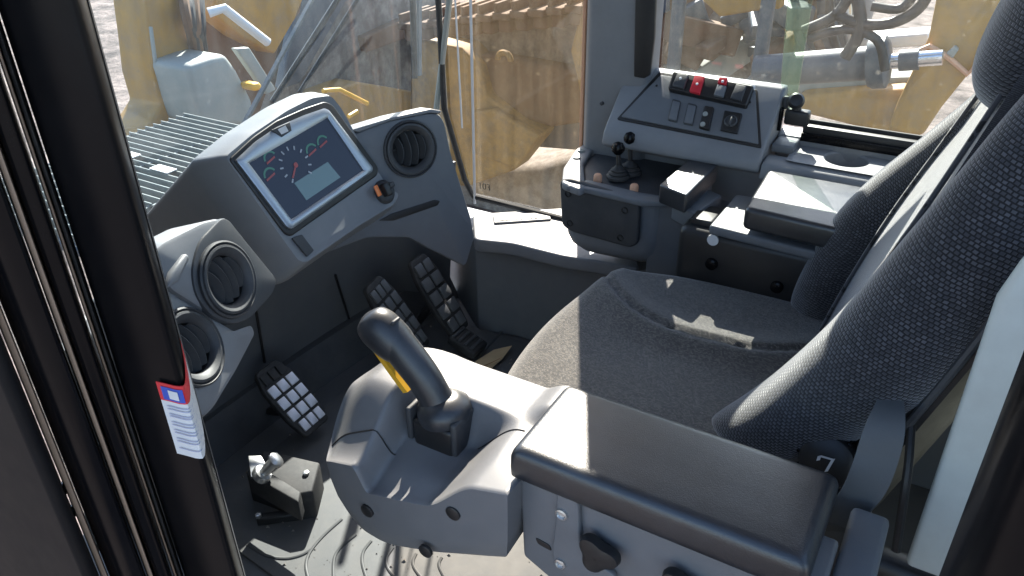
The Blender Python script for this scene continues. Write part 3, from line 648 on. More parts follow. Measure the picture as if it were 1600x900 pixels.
def bolster(sign):
    # sweep of an egg section up the side of the backrest
    if sign < 0: K = [(.037, .02, .03, .245, .172), (.058, .056, .052, .258, .147), (.102, .082, .064, .258, .117), (.177, .092, .071, .258, .087), (.30, .09, .080, .264, .054), (.42, .082, .079, .256, .040), (.54, .074, .073, .240, .033), (.64, .062, .061, .203, .032), (.70, .042, .034, .16, .042), (.725, .012, .015, .15, .04)]
    else: K = [(-.04, .03, .03, .28, .13), (-.01, .06, .05, .285, .132), (.05, .08, .062, .285, .130), (.127, .085, .07, .283, .125), (.208, .094, .084, .285, .108), (.30, .09, .084, .28, .088), (.42, .082, .069, .237, .068), (.54, .074, .05, .19, .055), (.64, .062, .036, .165, .046), (.7, .042, .026, .16, .04), (.725, .012, .013, .15, .034)]
    C = crom([(k[0], k[3], k[4]) for k in K], 4); Rr = crom([(k[1], k[2], 0) for k in K], 4); rings = []; n = 36
    for c, r in zip(C, Rr):
        rings.append([bp(c.x, c.z+math.cos(2*math.pi*k/n)*max(.004, r.y), sign*(c.y+math.copysign(abs(math.sin(2*math.pi*k/n))**.85, math.sin(2*math.pi*k/n))*max(.004, r.x)*.86)) for k in range(n)])
    return loft('bolster', rings, 'fabric_bolster', seat, True, True, 70)
for s_ in (-1, 1): bolster(s_)
def panel():
    n = 20; rings = []; cols = 24
    for i in range(31):
        s = -.01+.72*i/30; w = .205-.06*sm(.4, .72, s); r = []
        for j in range(cols+1):
            t = 2*j/cols-1; r.append(bp(s, .092+.012*math.sin(min(1, max(0, s/.5))*math.pi)+.008*t*t, w*t))
        for j in range(cols, -1, -1):
            t = 2*j/cols-1; r.append(bp(s, -.04, w*t))
        rings.append(r)
    loft('back_panel', rings, 'fabric_panel', seat, True, True, 60)
panel()
for s_ in (-1, 1):
    tube('piping', [bp(s, .104+.010*math.sin(min(1, s/.5)*math.pi), s_*(.178-.06*sm(.4, .72, s))) for s in (.02, .15, .3, .45, .6, .69)], .004, 'fabric_panel', seat, 8)
def shell():
    rings = []
    for i in range(21):
        s = -.06+.80*i/20; w = .315-.10*sm(.42, .74, s)-.05*sm(.05, -.06, s); r = []
        for j in range(17):
            t = 2*j/16-1; r.append(bp(s, -.030-.045*(1-abs(t)**4)+.028*abs(t)**6, w*t))
        for j in range(16, -1, -1):
            t = 2*j/16-1; r.append(bp(s, -.045-.045*(1-abs(t)**4)+.02*abs(t)**6, w*t*1.01))
        rings.append(r)
    loft('back_shell', rings, 'black', seat, True, ang=50)
shell()
tube('shell_rim', [bp(s, -.012, -(.318-.10*sm(.42, .74, s))) for s in (-.02, .12, .26, .4, .52, .64)], .006, 'charcoal', seat, 8)
def headrest():
    n = 32; rings = []; K = [(-.01, .03, .02), (0, .09, .035), (.03, .135, .055), (.09, .15, .065), (.16, .145, .064), (.22, .125, .052), (.25, .08, .032), (.258, .02, .012)]
    for c, r in zip(crom([(k[0], k[1], k[2]) for k in K], 4), range(99)):
        rings.append([bp(.600+c.x, .092+math.cos(2*math.pi*k/n)*max(c.z, .004), math.copysign(abs(math.sin(2*math.pi*k/n))**.7, math.sin(2*math.pi*k/n))*c.y) for k in range(n)])
    loft('headrest', rings, 'fabric_bolster', seat, True, True, 70)
headrest()
kc = away(1292, 722, 1.22); kn = Vector((-.1, -.93, .35)).normalized(); kr, ku, _ = frame(kn)
kb = revolve('recliner_knob', kc, kn, [(.038, -.03), (.040, -.004), (.037, .004), (.030, .008), (.001, .009)], 'black', seat, 28)
for k in range(12):
    a = 2*math.pi*k/12; d_ = kr*math.cos(a)+ku*math.sin(a); rbox('knob_rib', kc+d_*.039-kn*.014, (.006, .008, .028), 'black_gloss', kb, .002, (kn.cross(d_), d_, kn))
for a_, b_ in (((-.010, .008), (.008, .010)), ((.008, .011), (.004, -.010)), ((-.010, .008), (-.010, .001))):
    strip('white_mark', [kc+kr*a_[0]+ku*a_[1]+kn*.0098, kc+kr*b_[0]+ku*b_[1]+kn*.0098], kr*.7+ku*.5, .005, kn, .001, 'white', kb)
rbox('side_valance', (-.02, .955, .40), (.34, .05, .16), 'black', seat, .02)
# lap belt hanging beside the seat
bl = thing('seat_belt', 'grey webbing seat belt hanging beside the seat back', 'seat belt', at(1350, 800, y=.86))
def belt():
    C = crom([at(1402, 560, y=.985), at(1394, 610, y=.955), at(1384, 660, y=.90), at(1370, 715, y=.875), at(1350, 765, y=.86), at(1322, 802, y=.855), at(1285, 850, y=.85), at(1262, 905, y=.845)], 8)
    n = len(C); rings = []
    for k, p in enumerate(C):
        t = k/(n-1); w_ = .014+.036*sm(0, .38, t)-.008*sm(.5, .9, t); tw = .9-1.2*t; wd = Vector((math.cos(tw*.6), math.sin(tw*.6), .15)).normalized()*w_/2; td = Vector((-math.sin(tw*.6), math.cos(tw*.6), 0))*.0014
        rings.append([p-wd-td, p-wd*.5-td*1.5, p+wd*.5-td*1.5, p+wd-td, p+wd+td, p-wd+td])
    loft('webbing', rings, 'belt', bl, True, True, 30)
belt()
tube('cable', [at(1425, 600, y=.99), at(1424, 660, y=.96), at(1420, 720, y=.93), at(1412, 780, y=.91), at(1400, 860, y=.90)], .006, 'black', bl, 8)
rbox('anchor', at(1300, 830, y=.86), (.06, .02, .05), 'charcoal', bl, .006)

# ------------------------------------------------------------------ left control pod and joystick
pod = thing('control_pod', 'grey moulded control pod around the joystick in front of armrest', 'control pod', (-.56, .74, .42))
PX0, PX1, PY0, PY1 = -.745, -.398, .640, .865
def pod_h(x, y):
    u = (x-PX0)/(PX1-PX0); v = (y-PY0)/(PY1-PY0)
    nb = .556+.096*u; z = nb+(.643-nb)*sm(.0, .50, v)
    z += .010*math.exp(-((u-.18)/.16)**2)*sm(.25, .6, v)                      # hump in front of the stick
    z += .018*sm(.80, .92, u)*sm(.60, .78, v)*(1-sm(.97, 1.0, u)*.5)          # small block at the back
    rec = sm(.235, .315, u)*(1-sm(.60, .86, u))*(1-sm(.50, .66, v))
    z -= (.050+.016*sm(.12, .4, v))*rec                                       # scooped recess open to the near side
    z -= .020*sm(.14, 0, u)**2
    return z
def pod_xy(u, v):
    y = PY0+(PY1-PY0)*v; f = 1-math.sqrt(max(0, 1-abs((v-.42)/.585)**2.6)); x0 = PX0+.135*f
    return x0+(PX1-x0)*u, y
def make_pod():
    nu, nv = 84, 56; vs = []
    for i in range(nu+1):
        for j in range(nv+1):
            x, y = pod_xy(i/nu, j/nv); vs.append(Vector((x, y, pod_h(x, y))))
    W = nv+1; fs = [[i*W+j, (i+1)*W+j, (i+1)*W+j+1, i*W+j+1] for i in range(nu) for j in range(nv)]
    bd = [i*W for i in range(nu+1)]+[nu*W+j for j in range(1, nv+1)]+[i*W+nv for i in range(nu-1, -1, -1)]+[j for j in range(nv-1, 0, -1)]
    cx, cy = -.56, .755; L_ = len(bd); prev = bd; base = [vs[i].copy() for i in bd]
    def bottom(x): return .400+.105*max(0, (x+.66)/.27)**1.4+.12*max(0, (-.66-x)/.085)**2.2
    for k, (off, f) in enumerate(((.003, .004), (.005, .010), (.005, .03), (.003, .30), (-.003, .62), (-.012, .88), (-.024, .98), (-.034, 1.0))):
        m = len(vs)
        for b in base:
            d = Vector((b.x-cx, b.y-cy, 0)); d = Vector((d.x*.7, d.y*1.1, 0)).normalized(); zb = bottom(b.x)
            vs.append(Vector((b.x+d.x*off, b.y+d.y*off, b.z+(zb-b.z)*f)))
        cur = list(range(m, m+L_)); fs += [[prev[q], prev[(q+1) % L_], cur[(q+1) % L_], cur[q]] for q in range(L_)]; prev = cur
    fs.append(prev[::-1])
    mesh('shell', vs, fs, 'grey_pod', pod, 48)
make_pod()
for q in ((573, 799), (707, 803), (664, 862)):
    revolve('hole_shade_disc', at(*q, y=.6345), (0, -1, 0), [(.0115, -.004), (.0115, .0004), (.0100, .0014), (.001, .0014)], 'black', pod, 20)  # raised black discs paint the dark inside the screw recesses
def groove(pxs, z): tube('seam', [Vector((p.x, p.y, pod_h(p.x, p.y)+.0002)) for p in crom(ats(pxs, z=z), 6)], .0014, 'black', pod, 5, False)
groove([(508, 640), (540, 645), (580, 652), (612, 655)], .63); groove([(745, 655), (790, 665), (820, 672)], .645)
jc = at(684, 688, z=.575)
js = thing('joystick', 'black joystick with yellow trigger standing in the grey control pod', 'joystick', (jc.x, jc.y, .56))
def joystick():
    c = Vector((jc.x, jc.y+.012, .565))
    rbox('base_housing', c+Vector((.004, .0, .028)), (.075, .062, .052), 'black', js, .008)
    for sx in (-1, 1): rbox('side_wing', c+Vector((sx*.041+.002, -.004, .040)), (.010, .055, .060), 'charcoal', js, .004)
    revolve('collar', c+Vector((.006, .002, .066)), (-.2, 0, 1), [(.040, -.016), (.043, -.004), (.040, .008), (.028, .018), (.020, .022)], 'grip', js, 32)
    spine = [(.006, .055), (-.006, .080), (-.024, .110), (-.048, .137), (-.076, .166), (-.063, .208), (-.070, .222), (-.074, .232)]
    # (along x radius, across radius)
    rad = [(.031, .028), (.027, .025), (.027, .025), (.028, .026), (.027, .026), (.030, .025), (.030, .025), (.014, .013)]
    rings = []; n = 28; C = crom([(a, 0, b) for a, b in spine[:5]], 6); R = crom([(a, b, 0) for a, b in rad[:5]], 6)
    for k, p in enumerate(C):
        t = (C[min(k+1, len(C)-1)]-C[max(k-1, 0)]).normalized(); u = Vector((0, 1, 0)); v = t.cross(u)
        rings.append([c+p+v*math.cos(2*math.pi*q/n)*R[k].x+u*math.sin(2*math.pi*q/n)*R[k].y for q in range(n)])
    g = loft('grip', rings, 'grip', js, True, ang=60)
    # head: an egg tilted forward, overhanging the front
    H = c+Vector((-.092, .0, .170)); ax = Vector((-.80, -.05, .60)).normalized(); u = Vector((0, 1, 0)); v = ax.cross(u).normalized(); hr = []
    for h, r1, r2 in crom([(-.048, .008, .008), (-.043, .022, .021), (-.026, .031, .029), (.0, .034, .031), (.020, .032, .030), (.034, .024, .024), (.041, .008, .008)], 4):
        hr.append([H+ax*h+v*math.cos(2*math.pi*q/n)*r1+u*math.sin(2*math.pi*q/n)*r2 for q in range(n)])
    loft('head', hr, 'grip', js, True, ang=70)
    tr = [c+Vector((a, -.004, b)) for a, b in ((-.122, .168), (-.109, .148), (-.090, .124), (-.071, .101), (-.054, .082))]
    strip('trigger', tr, (0, 1, 0), .018, (-.8, 0, -.45), .010, 'trigger_yellow', js)
    rbox('thumb_button', H+ax*.0+v*-.032, (.018, .018, .006), 'charcoal', js, .003, (v, u, ax))
joystick()

# ------------------------------------------------------------------ left armrest
ar = thing('left_armrest', 'black vinyl left armrest with grey side panel nearest the camera', 'armrest', (-.22, .74, .45))
def arm_pad():
    lo = (-.408, .662); hi = (-.030, .826); out = rounded([Vector((lo[0], lo[1], 0)), Vector((hi[0], lo[1], 0)), Vector((hi[0], hi[1], 0)), Vector((lo[0], hi[1], 0))], .011, 5)
    c = Vector((-.219, .744, 0)); rings = []
    for off, z in ((-.010, .652), (-.003, .654), (.0, .658), (.0005, .670), (.0, .688), (-.002, .6955), (-.0055, .7005), (-.011, .7030), (-.018, .7036), (-.05, .7038), (-.075, .7038)):
        r = []
        for p in out:
            d = p-c; q = Vector((d.x+math.copysign(min(abs(d.x), abs(off)), d.x)*(1 if off > 0 else -1), d.y+math.copysign(min(abs(d.y), abs(off)), d.y)*(1 if off > 0 else -1), 0))
            r.append(c+q+Vector((0, 0, z+.0022*noise.noise(Vector((p.x*9, p.y*9, z*3))))))
        rings.append(r)
    loft('pad', rings, 'vinyl', ar, True, ang=60)
arm_pad()
slab('side_panel', [Vector((-.400, .674, .658)), Vector((-.012, .674, .658)), Vector((-.012, .674, .40)), Vector((-.20, .674, .40)), Vector((-.395, .674, .50))], (0, -1, 0), .09, 'grey_pod', ar, .006)
yh = .674
slab('hinge_bracket', ats([(869, 770), (880, 767), (895, 776), (903, 790), (906, 850), (918, 872), (960, 900), (960, 935), (890, 905), (864, 880), (862, 860), (868, 810)], y=yh-.010), (0, -1, 0), .010, 'grey_pod', ar, .003, corner=.006)
for q in ((878, 803), (876, 880)):
    revolve('bolt', at(*q, y=yh-.010), (0, -1, 0), [(.0085, -.002), (.0085, .003), (.006, .004), (.0045, .001), (.001, .001)], 'steel', ar, 6 if q[1] > 850 else 16)
slab('adjust_slot', ats([(836, 840), (858, 852), (862, 862), (840, 850)], y=yh-.0015), (0, -1, 0), .006, 'black', ar, .0005, corner=.004)
def clamp_knob(q):
    c = at(*q, y=yh); rings = []
    for r0, h in ((.010, 0), (.012, .008), (.024, .010), (.026, .016), (.024, .024), (.014, .027), (.001, .027)):
        rings.append([c+Vector((math.cos(a)*r0*(1+.22*math.cos(3*a-.6)), -h, math.sin(a)*r0*(1+.22*math.cos(3*a-.6)))) for a in (2*math.pi*k/36 for k in range(36))])
    loft('clamp_knob', rings, 'black', ar, False, ang=50)
clamp_knob((943, 852)); clamp_knob((1072, 905))
prism_x('rear_cover', [(.668, .65), (.668, .50), (.84, .50), (.84, .65)], -.010, .035, 'grey_mid', ar, .008)
rbox('arm_support', (-.24, .80, .50), (.30, .05, .27), 'black', ar, .01)

# ------------------------------------------------------------------ pedals
def pedal(label, px_top, px_bot, ztop, zbot, w, mat, pieces, group, bare=None):
    T = at(*px_top, z=ztop); B = at(*px_bot, z=zbot); up = (T-B).normalized(); side = Vector((0, 1, 0)); side = (side-up*side.dot(up)).normalized(); n = side.cross(up)
    if n.x < 0: n = -n
    Ln = (T-B).length; mid = (T+B)/2
    t = thing('foot_pedal', label, 'pedal', (mid.x, mid.y, 0), group)
    out = rounded([mid-side*w*.40-up*Ln*.5, mid+side*w*.40-up*Ln*.5, mid+side*w*.5-up*Ln*.2, mid+side*w*.5+up*Ln*.25, mid+side*w*.34+up*Ln*.5, mid-side*w*.34+up*Ln*.5, mid-side*w*.5+up*Ln*.25, mid-side*w*.5-up*Ln*.2], .012, 3)
    slab('plate', out, n, .018, 'black_rubber', t, .004)
    for i in range(pieces[1]):
        for j in range(pieces[0]):
            u = (j+.5)/pieces[0]-.5; v = (i+.5)/pieces[1]-.5; ww = w*.90*(1-.28*max(0, (abs(v)-.25)/.25)); sz = (ww/pieces[0]*.80, Ln*.90/pieces[1]*.80, .007)
            rbox('tread_block', mid+side*ww*u+up*Ln*.90*v+n*.003, sz, mat if i < pieces[1]-(bare or 0) else 'black_rubber', t, .0018, (side, up, n), 2)
    tube('stem', [mid-n*.015, mid-n*.06-up*.02, Vector((mid.x-.10, mid.y, .03))], .012, 'black', t, 10)
    return t
pedal('left foot pedal with bright worn metal squares by the bracket', (415, 572), (498, 668), .19, .045, .108, 'worn_steel', (3, 5), 'pedals on the cab floor', 1)
pedal('middle black foot pedal behind the joystick head', (582, 440), (662, 548), .28, .06, .105, 'grey_dark', (3, 5), 'pedals on the cab floor')
pedal('right black foot pedal nearest the side ledge', (652, 402), (722, 518), .28, .06, .105, 'grey_dark', (2, 5), 'pedals on the cab floor')
for (q0, q1, lab) in (((668, 560), (672, 556), 'black ribbed heel rest below the middle pedal'), ((730, 530), (722, 528), 'black ribbed heel rest below the right pedal')):
    A_ = at(*q0, z=.055); t = thing('heel_rest', lab, 'heel rest', (A_.x, A_.y, 0), 'heel rests under the pedals')
    ax_ = (Vector((.85, 0, -.3)).normalized(), Vector((0, 1, 0)), Vector((.3, 0, .85)).normalized())
    rbox('block', A_-Vector((0, 0, .012)), (.10, .075, .03), 'black_rubber', t, .008, ax_)
    for k in range(4): rbox('rib', A_+ax_[0]*(-.033+.022*k)+ax_[2]*.005, (.010, .062, .006), 'charcoal', t, .002, ax_)

# steel bracket on the floor left of the pod
bk = thing('floor_bracket', 'black floor bracket with bare steel plate and pin near the left pedal', 'bracket', at(440, 790, z=0))
bz = .16
slab('base_block', ats([(384, 742), (412, 702), (500, 722), (488, 768), (466, 772)], z=.09), (0, 0, 1), .09, 'black_rubber', bk, .006)
slab('channel', ats([(384, 738), (398, 722), (470, 768), (466, 785)], z=.15), (0, 0, 1), .06, 'black_rubber', bk, .004)
slab('steel_plate', ats([(388, 712), (408, 712), (425, 742), (392, 745)], z=.165), (.35, -.2, .9), .008, 'steel', bk, .001)
pa = at(408, 742, z=.17); pb = at(432, 718, z=.21); revolve('pin', pa, pb-pa, [(.012, 0), (.012, .05), (.018, .05), (.018, (pb-pa).length), (.014, (pb-pa).length+.003), (.001, (pb-pa).length+.003)], 'steel', bk, 20)
revolve('pin_collar', pa, pb-pa, [(.020, -.006), (.022, .002), (.020, .010), (.012, .012)], 'steel', bk, 16)
slab('lower_bar', ats([(398, 802), (465, 792), (467, 803), (400, 812)], z=.03), (0, 0, 1), .03, 'black', bk, .004)
for q, z_ in (((404, 806), .032), ((460, 798), .032), ((478, 740), .092), ((430, 712), .092)):
    revolve('bolt', at(*q, z=z_), (0, 0, 1), [(.0075, -.004), (.0075, .005), (.005, .006), (.001, .006)], 'steel', bk, 6)

# floor mat
fm = thing('floor_mat', 'dark grey rubber floor mat with raised curved ribs', 'floor mat', (-1.0, 1.2, 0))
slab('sheet', [(-1.34, .76, .010), (-1.34, 1.76, .010), (-.6, 1.76, .010), (-.45, 1.5, .010), (-.45, .72, .010), (-.74, .70, .010)], (0, 0, 1), .006, 'mat', fm, .002, corner=.04)
for pts in ([(534, 812), (505, 838), (484, 864), (478, 884), (482, 905)], [(556, 836), (533, 855), (522, 874), (521, 905)], [(580, 846), (568, 862), (566, 880), (573, 905)], [(614, 856), (604, 872), (606, 888), (622, 908)], [(388, 852), (415, 868), (445, 873), (470, 868), (488, 858)], [(650, 866), (645, 880), (652, 895), (670, 915)], [(690, 872), (686, 885), (700, 912)],
            [(735, 440), (780, 452), (810, 470), (808, 492), (790, 515)], [(745, 452), (775, 462), (790, 478), (780, 492), (748, 482)], [(820, 470), (800, 500), (760, 545), (700, 610)]):
    tube('rib', ats(pts, z=.0095), .0040, 'mat_rib', fm, 8)
tag(slab('paper_scrap', [p+Vector((0, 0, d)) for p, d in zip(ats([(742, 565), (772, 548), (800, 545), (785, 562), (760, 582)], z=.016), (0, .004, .012, .004, 0))], (0, 0, 1), .0015, 'cardboard', None, 0), 'torn piece of tan cardboard on the sunny mat under the seat', 'cardboard')
tag(strip('dry_leaf', [at(738, 578, z=.02), at(760, 570, z=.022), at(782, 560, z=.03)], (.3, .8, .1), .014, (0, 0, 1), .001, 'dry_leaf', None), 'thin brown dry leaf lying on the mat beside the cardboard', 'leaf')

# ================================================================== outside the glass
def xslab(name, pxs, x, th, mat, parent, r=.01): return slab(name, ats(pxs, x=x), (1, 0, 0), th, mat, parent, r)
def yslab(name, pxs, y, th, mat, parent, r=.01): return slab(name, ats(pxs, y=y), (0, -1, 0), th, mat, parent, r)
# wipers on the windscreen
wi = thing('wiper', 'slanted blue-grey wiper arm with black blade on the windscreen', 'wiper', at(430, 160, x=-1.56), 'windscreen wipers')
strip('arm', [at(520, -60, x=-1.59), at(383, 190, x=-1.575)], (0, 1, .5), .030, (1, 0, 0), .012, 'wiper_blue', wi)
tube('blade', [at(565, -60, x=-1.565), at(425, 160, x=-1.562)], .008, 'black', wi, 8, False)
tube('blade_holder', [at(595, -60, x=-1.575), at(468, 145, x=-1.572)], .006, 'hose', wi, 8, False)
w2 = thing('wiper', 'upright dark wiper blade near the right end of windscreen', 'wiper', at(647, 125, x=-1.53), 'windscreen wipers')
tube('blade', [at(643, -70, x=-1.54), at(646, 40, x=-1.54), at(648, 122, x=-1.54)], .010, 'black_rubber', w2, 8, False)
strip('arm', [at(655, -70, x=-1.56), at(655, 118, x=-1.56)], (0, 1, 0), .014, (1, 0, 0), .01, 'wiper_blue', w2)
# step grating ahead of the cab
gz = .16
sg = thing('step_grating', 'grey open bar grating on the walkway ahead of the windscreen', 'grating', at(280, 240, z=gz))
ga = at(292, 182, z=gz); X0g, X1g = ga.x-.02, ga.x+.75; Y1g = ga.y; Y0g = Y1g-1.1
for k in range(26):
    y_ = Y0g+(Y1g-Y0g)*k/25; rbox('bar', ((X0g+X1g)/2, y_, gz), (X1g-X0g, .005, .03), 'grating', sg, 0)
for k in range(3): rbox('cross_bar', (X0g+.01+(X1g-X0g-.02)*k/2, (Y0g+Y1g)/2, gz-.012), (.01, Y1g-Y0g+.01, .03), 'grating', sg, 0)
rbox('walkway_pan', ((X0g+X1g)/2, (Y0g+Y1g)/2, gz-.06), (X1g-X0g, Y1g-Y0g, .03), 'cylinder_blue', sg, .004)
for q in ((255, 264), (200, 241)): rbox('white_tag', at(*q, z=gz+.02), (.11, .05, .004), 'white', sg, 0)
# front frame of the loader
ff = thing('loader_front_frame', 'dusty yellow front frame and lift arm beyond the windscreen', 'machine', at(300, 200, x=-4.2))
xslab('side_plate', [(222, -40), (234, 60), (240, 120), (252, 165), (240, 185), (222, 208), (335, 206), (318, 140), (300, 80), (284, 0), (280, -40)], -4.2, .30, 'yellow', ff, .02)
xslab('weld_strip', [(236, 42), (239, 42), (247, 102), (243, 102)], -4.185, .03, 'pale', ff, .003)
xslab('rear_plate', [(270, -40), (480, -40), (470, 20), (440, 60), (420, 140), (400, 196), (320, 206), (300, 120)], -4.75, .25, 'rust', ff, .02)
xslab('arm_plate', [(352, -40), (490, -40), (462, 30), (430, 85), (380, 60), (330, 20)], -4.4, .20, 'yellow', ff, .02)
xslab('pale_fender', [(292, 104), (330, 90), (354, 84), (372, 110), (398, 160), (392, 196), (318, 200), (306, 160)], -3.9, .35, 'pale', ff, .04)
xslab('fender_strip', [(368, 76), (390, 74), (432, 140), (418, 148)], -3.95, .05, 'pale', ff, .01)
tube('handrail', [at(326, 20, x=-3.9), at(350, 13, x=-3.85), at(418, 66, x=-3.85)], .028, 'white', ff, 10, False)
tube('lower_rail', [at(150, 216, x=-4.1), at(260, 207, x=-4.1), at(460, 196, x=-4.1)], .045, 'yellow', ff, 10, False)
for k in range(4): tube('hose', [at(282+9*k, -40, x=-4.3), at(290+8*k, 20+6*k, x=-4.1), at(300+5*k, 60, x=-4.15), at(304+6*k, 100, x=-4.3)], .03, 'hose' if k % 2 else 'rust', ff, 8)
xslab('knuckle', [(394, 132), (408, 128), (412, 140), (398, 144)], -3.8, .12, 'trigger_yellow', ff, .02)
# bucket and linkage straight ahead
lb = thing('loader_bucket', 'rust brown loader bucket back beyond the dashboard and wipers', 'bucket', at(560, 190, x=-5.6))
xslab('back_plate', [(440, -40), (700, -40), (720, 60), (700, 200), (430, 215), (420, 120)], -5.8, .30, 'mud', lb, .03)
xslab('rib_plate', [(570, 58), (630, 30), (700, 20), (700, 48), (630, 62), (575, 82)], -5.7, .12, 'rust', lb, .02)
xslab('lower_lip', [(500, 150), (560, 128), (690, 150), (700, 195), (500, 205)], -5.5, .35, 'yellow', lb, .03)
xslab('gusset', [(470, -30), (560, -30), (470, 130), (440, 140)], -5.6, .10, 'cylinder_blue', lb, .02)
for q in (((505, 142), (530, 140), (574, 162)), ((545, 182), (558, 174))): tube('rail', [at(*p, x=-5.0) for p in q], .022, 'trigger_yellow', lb, 8, False)
# crawler machine parked beyond the corner window
cr = thing('crawler_machine', 'muddy yellow crawler undercarriage parked beyond the corner window', 'machine', at(800, 300, y=7.2))
sh0 = at(655, 34, y=7.0); sh1 = at(945, 3, y=7.0)
NS = 12; shoe = None
for k in range(NS):
    p = sh0.lerp(sh1, k/(NS-1)); L_ = (sh1-sh0).length/(NS-1)
    o = rbox('track_shoe', p, (L_*.86, .55, .07), 'rust', cr, .015); rbox('grouser', p+Vector((-L_*.25, 0, .07)), (.04, .52, .10), 'rust', o, .008)
    rbox('link', p+Vector((0, -.05, -.10)), (L_*.7, .30, .13), 'rust', o, .03)
yslab('track_frame', [(640, 50), (940, 20), (950, 90), (860, 108), (740, 92), (640, 100)], 7.35, .3, 'mud', cr, .03)
yslab('roller_guard', [(700, 92), (760, 86), (905, 112), (930, 190), (860, 200), (760, 170), (705, 150)], 7.15, .35, 'rust', cr, .06)
yslab('side_beam', [(690, 165), (790, 168), (950, 190), (950, 240), (690, 220)], 7.4, .3, 'cylinder_blue', cr, .05)
yslab('yellow_body', [(640, 60), (720, 75), (748, 105), (760, 150), (842, 215), (800, 268), (730, 292), (640, 290)], 7.0, .4, 'yellow_mud', cr, .04)
yslab('body_cover', [(735, 175), (770, 170), (842, 214), (806, 264), (735, 240)], 6.9, .12, 'yellow_mud', cr, .03)
yslab('end_plate', [(935, -40), (938, 215), (915, 212), (900, 120), (890, 80), (900, 40), (916, -40)], 6.8, .4, 'yellow_mud', cr, .04)
ec = at(788, 94, y=6.95); 
def eye(c, R, r, mat, parent):
    vs = []; n, m = 24, 8; rings = []
    for i in range(n+1):
        a = math.pi*1.0*i/n; d_ = Vector((math.cos(a), 0, math.sin(a))); rings.append([c+d_*R+d_*r*math.cos(2*math.pi*j/m)+Vector((0, 1, 0))*r*math.sin(2*math.pi*j/m) for j in range(m)])
    loft('lifting_eye', rings, mat, parent)
eye(ec, .075, .032, 'yellow_mud', cr)
yslab('mud_bank', [(600, 280), (700, 270), (840, 262), (960, 230), (960, 420), (600, 420)], 7.6, 1.2, 'mud', cr, .2)
# hydraulic cylinder and hoses beyond the side window
YC = 6.0
hc = thing('hydraulic_cylinder', 'blue-grey hydraulic cylinder with chrome rod beyond the side window', 'cylinder', at(1300, 130, y=YC))
A_, B_ = at(1180, 112, y=YC), at(1365, 98, y=YC); ax_ = B_-A_
revolve('barrel', A_, ax_, [(.10, 0), (.115, .01), (.115, ax_.length)], 'cylinder_blue', hc, 28)
revolve('gland', B_, ax_, [(.16, -.03), (.175, 0), (.175, .08), (.14, .10), (.06, .11)], 'wiper_blue', hc, 28)
revolve('rod', B_, ax_, [(.052, 0), (.052, .42)], 'chrome', hc, 20)
revolve('rod_sleeve', B_+ax_.normalized()*.16, ax_, [(.07, 0), (.07, .12)], 'cylinder_blue', hc, 20)
hoses = (([(1265, 60), (1320, 46), (1370, 62), (1383, 110)], .03), ([(1300, 20), (1350, 38), (1400, 34), (1440, 8), (1460, -40)], .035), ([(1255, 48), (1310, 20), (1340, -40)], .035), ([(1320, 90), (1345, 40), (1330, -40)], .04), ([(1362, 10), (1410, 12), (1440, -30)], .03))
hl = ('thin black hose looping down to the cylinder gland', 'black hose sweeping up right above the chrome rod', 'black hose rising left above the cylinder barrel', 'thick black hose rising straight up from the cylinder middle', 'short black hose at the top edge above the chrome rod')
for (pts, r_), l_ in zip(hoses, hl): tag(tube('hydraulic_hose', ats(pts, y=YC-.25), r_, 'hose', None, 10), l_, 'hose', 'hydraulic hoses beyond the side window')
bm_ = thing('boom_arm', 'scuffed yellow boom arm seen through the side window beside the seat', 'boom', at(1480, 205, y=6.3))
yslab('side_plate', [(1385, 205), (1402, 160), (1425, 112), (1450, 60), (1462, 0), (1470, -60), (1640, -60), (1640, 60), (1572, 100), (1512, 118), (1470, 170), (1440, 215)], 6.4, .5, 'yellow', bm_, .04)
tube('edge_weld', ats([(1430, 82), (1452, 72), (1480, 88), (1512, 116), (1530, 96), (1555, 85)], y=6.36), .02, 'peach', bm_, 8, False)
yslab('pivot_plate', [(1478, 84), (1492, 72), (1498, 78), (1488, 92)], 6.33, .06, 'pale', bm_, .01)
yslab('lower_web', [(1245, 150), (1420, 138), (1440, 205), (1400, 215), (1240, 175)], 6.6, .3, 'yellow', bm_, .05)
pb_ = thing('pale_beam', 'pale steel beam lying behind the hydraulic cylinder', 'beam', at(1350, 140, y=6.8))
yslab('web', [(1180, 128), (1430, 120), (1430, 138), (1180, 150)], 6.8, .3, 'pale', pb_, .02)
yslab('flange', [(1270, 66), (1450, 52), (1452, 72), (1270, 82)], 7.4, .3, 'white', pb_, .02)
yp = thing('upper_bracket', 'clean yellow bracket plate at the top of the side window', 'bracket', at(1130, 25, y=6.4))
yslab('plate', [(1092, -60), (1096, 0), (1124, 27), (1178, 18), (1220, 14), (1225, -60)], 6.4, .12, 'yellow', yp, .02)
for k, (pa_, pb2, lab) in enumerate((((1046, -60), (1052, 110), 'blue-grey steel post just right of the grey corner pillar'), ((1178, -60), (1184, 120), 'blue-grey steel post in front of the rusty scrap, left of green strip'))):
    a_, b_ = at(*pa_, y=6.2), at(*pb2, y=6.2); t = thing('steel_post', lab, 'post', (b_.x, 6.2, b_.z), 'posts beyond the side window')
    tube('post', [Vector((b_.x, 6.2, -2.7)), Vector((b_.x, 6.2, 1.4))], .055, 'wiper_blue', t, 12, False); rbox('cap', (b_.x, 6.2, 1.42), (.14, .14, .03), 'wiper_blue', t, .006)
sc = thing('scrap_pile', 'rusty heap of track parts between the two steel posts', 'scrap', at(1110, 110, y=7.2))
rs = random.Random(4)
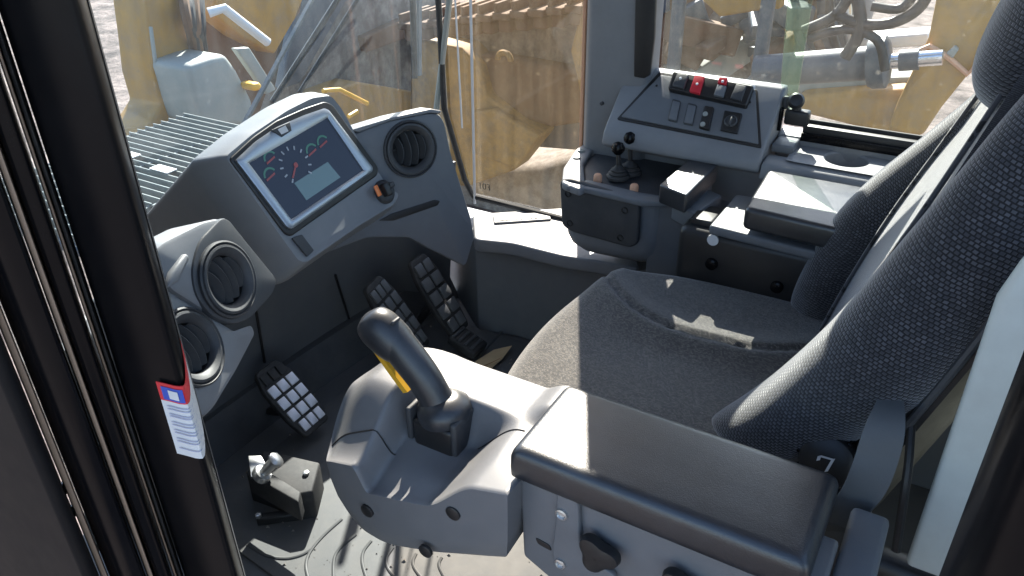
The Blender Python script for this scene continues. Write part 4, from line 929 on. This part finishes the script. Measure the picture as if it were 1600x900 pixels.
for k in range(26):
    p = at(rs.uniform(1020, 1240), rs.uniform(-10, 150), y=rs.uniform(6.9, 7.6)); a_ = rs.uniform(0, 3.1); b_ = rs.uniform(-.6, .6)
    u_ = Vector((math.cos(a_)*math.cos(b_), math.sin(a_)*math.cos(b_), math.sin(b_))); v_ = u_.cross(Vector((0, 0, 1))).normalized()
    rbox('scrap_piece', p, (rs.uniform(.25, .7), rs.uniform(.1, .3), rs.uniform(.08, .25)), rs.choice(('rust', 'mud', 'rust', 'cylinder_blue', 'wiper_blue', 'pale')), sc, .02, (u_, v_, u_.cross(v_)))
yslab('backing_heap', [(1000, 40), (1100, 0), (1240, 20), (1260, 190), (1000, 200)], 7.7, .8, 'mud', sc, .15)

eb = thing('engine_block', 'dark blue-grey machinery block with pipes behind the hydraulic hoses', 'machinery', at(1290, 90, y=7.1))
yslab('block', [(1232, -60), (1350, -60), (1352, 30), (1335, 84), (1240, 92)], 7.1, .5, 'cylinder_blue', eb, .05)
for k in range(4): tube('pipe', [at(1240+28*k, -50, y=6.85), at(1244+27*k, 40, y=6.85), at(1262+24*k, 84, y=6.9)], .035, ('wiper_blue', 'rust', 'hose', 'steel')[k], eb, 10)
yslab('bracket', [(1255, 30), (1300, 22), (1310, 50), (1262, 60)], 6.9, .1, 'wiper_blue', eb, .02)

def crumbs():
    # dried mud crumbs and grit trodden into the mat
    r = random.Random(11); vs = []; fs = []
    for k in range(420):
        x = r.uniform(-1.36, -.50); y = r.uniform(.76, 1.70); q = .0012+.0045*r.random()**3; b = len(vs)
        for d_ in ((1, 0, 0), (-.5, .87, 0), (-.5, -.87, 0), (.1, .1, 1)): vs.append(Vector((x+d_[0]*q*r.uniform(.7, 1.6), y+d_[1]*q*r.uniform(.7, 1.6), .0102+d_[2]*q)))
        fs += [[b, b+1, b+3], [b+1, b+2, b+3], [b+2, b, b+3], [b+2, b+1, b]]
    tag(mesh('mud_crumbs', vs, fs, 'mud', None, smooth=False), 'dried mud crumbs and grit scattered over the rubber mat', 'dirt', kind='stuff')
crumbs()
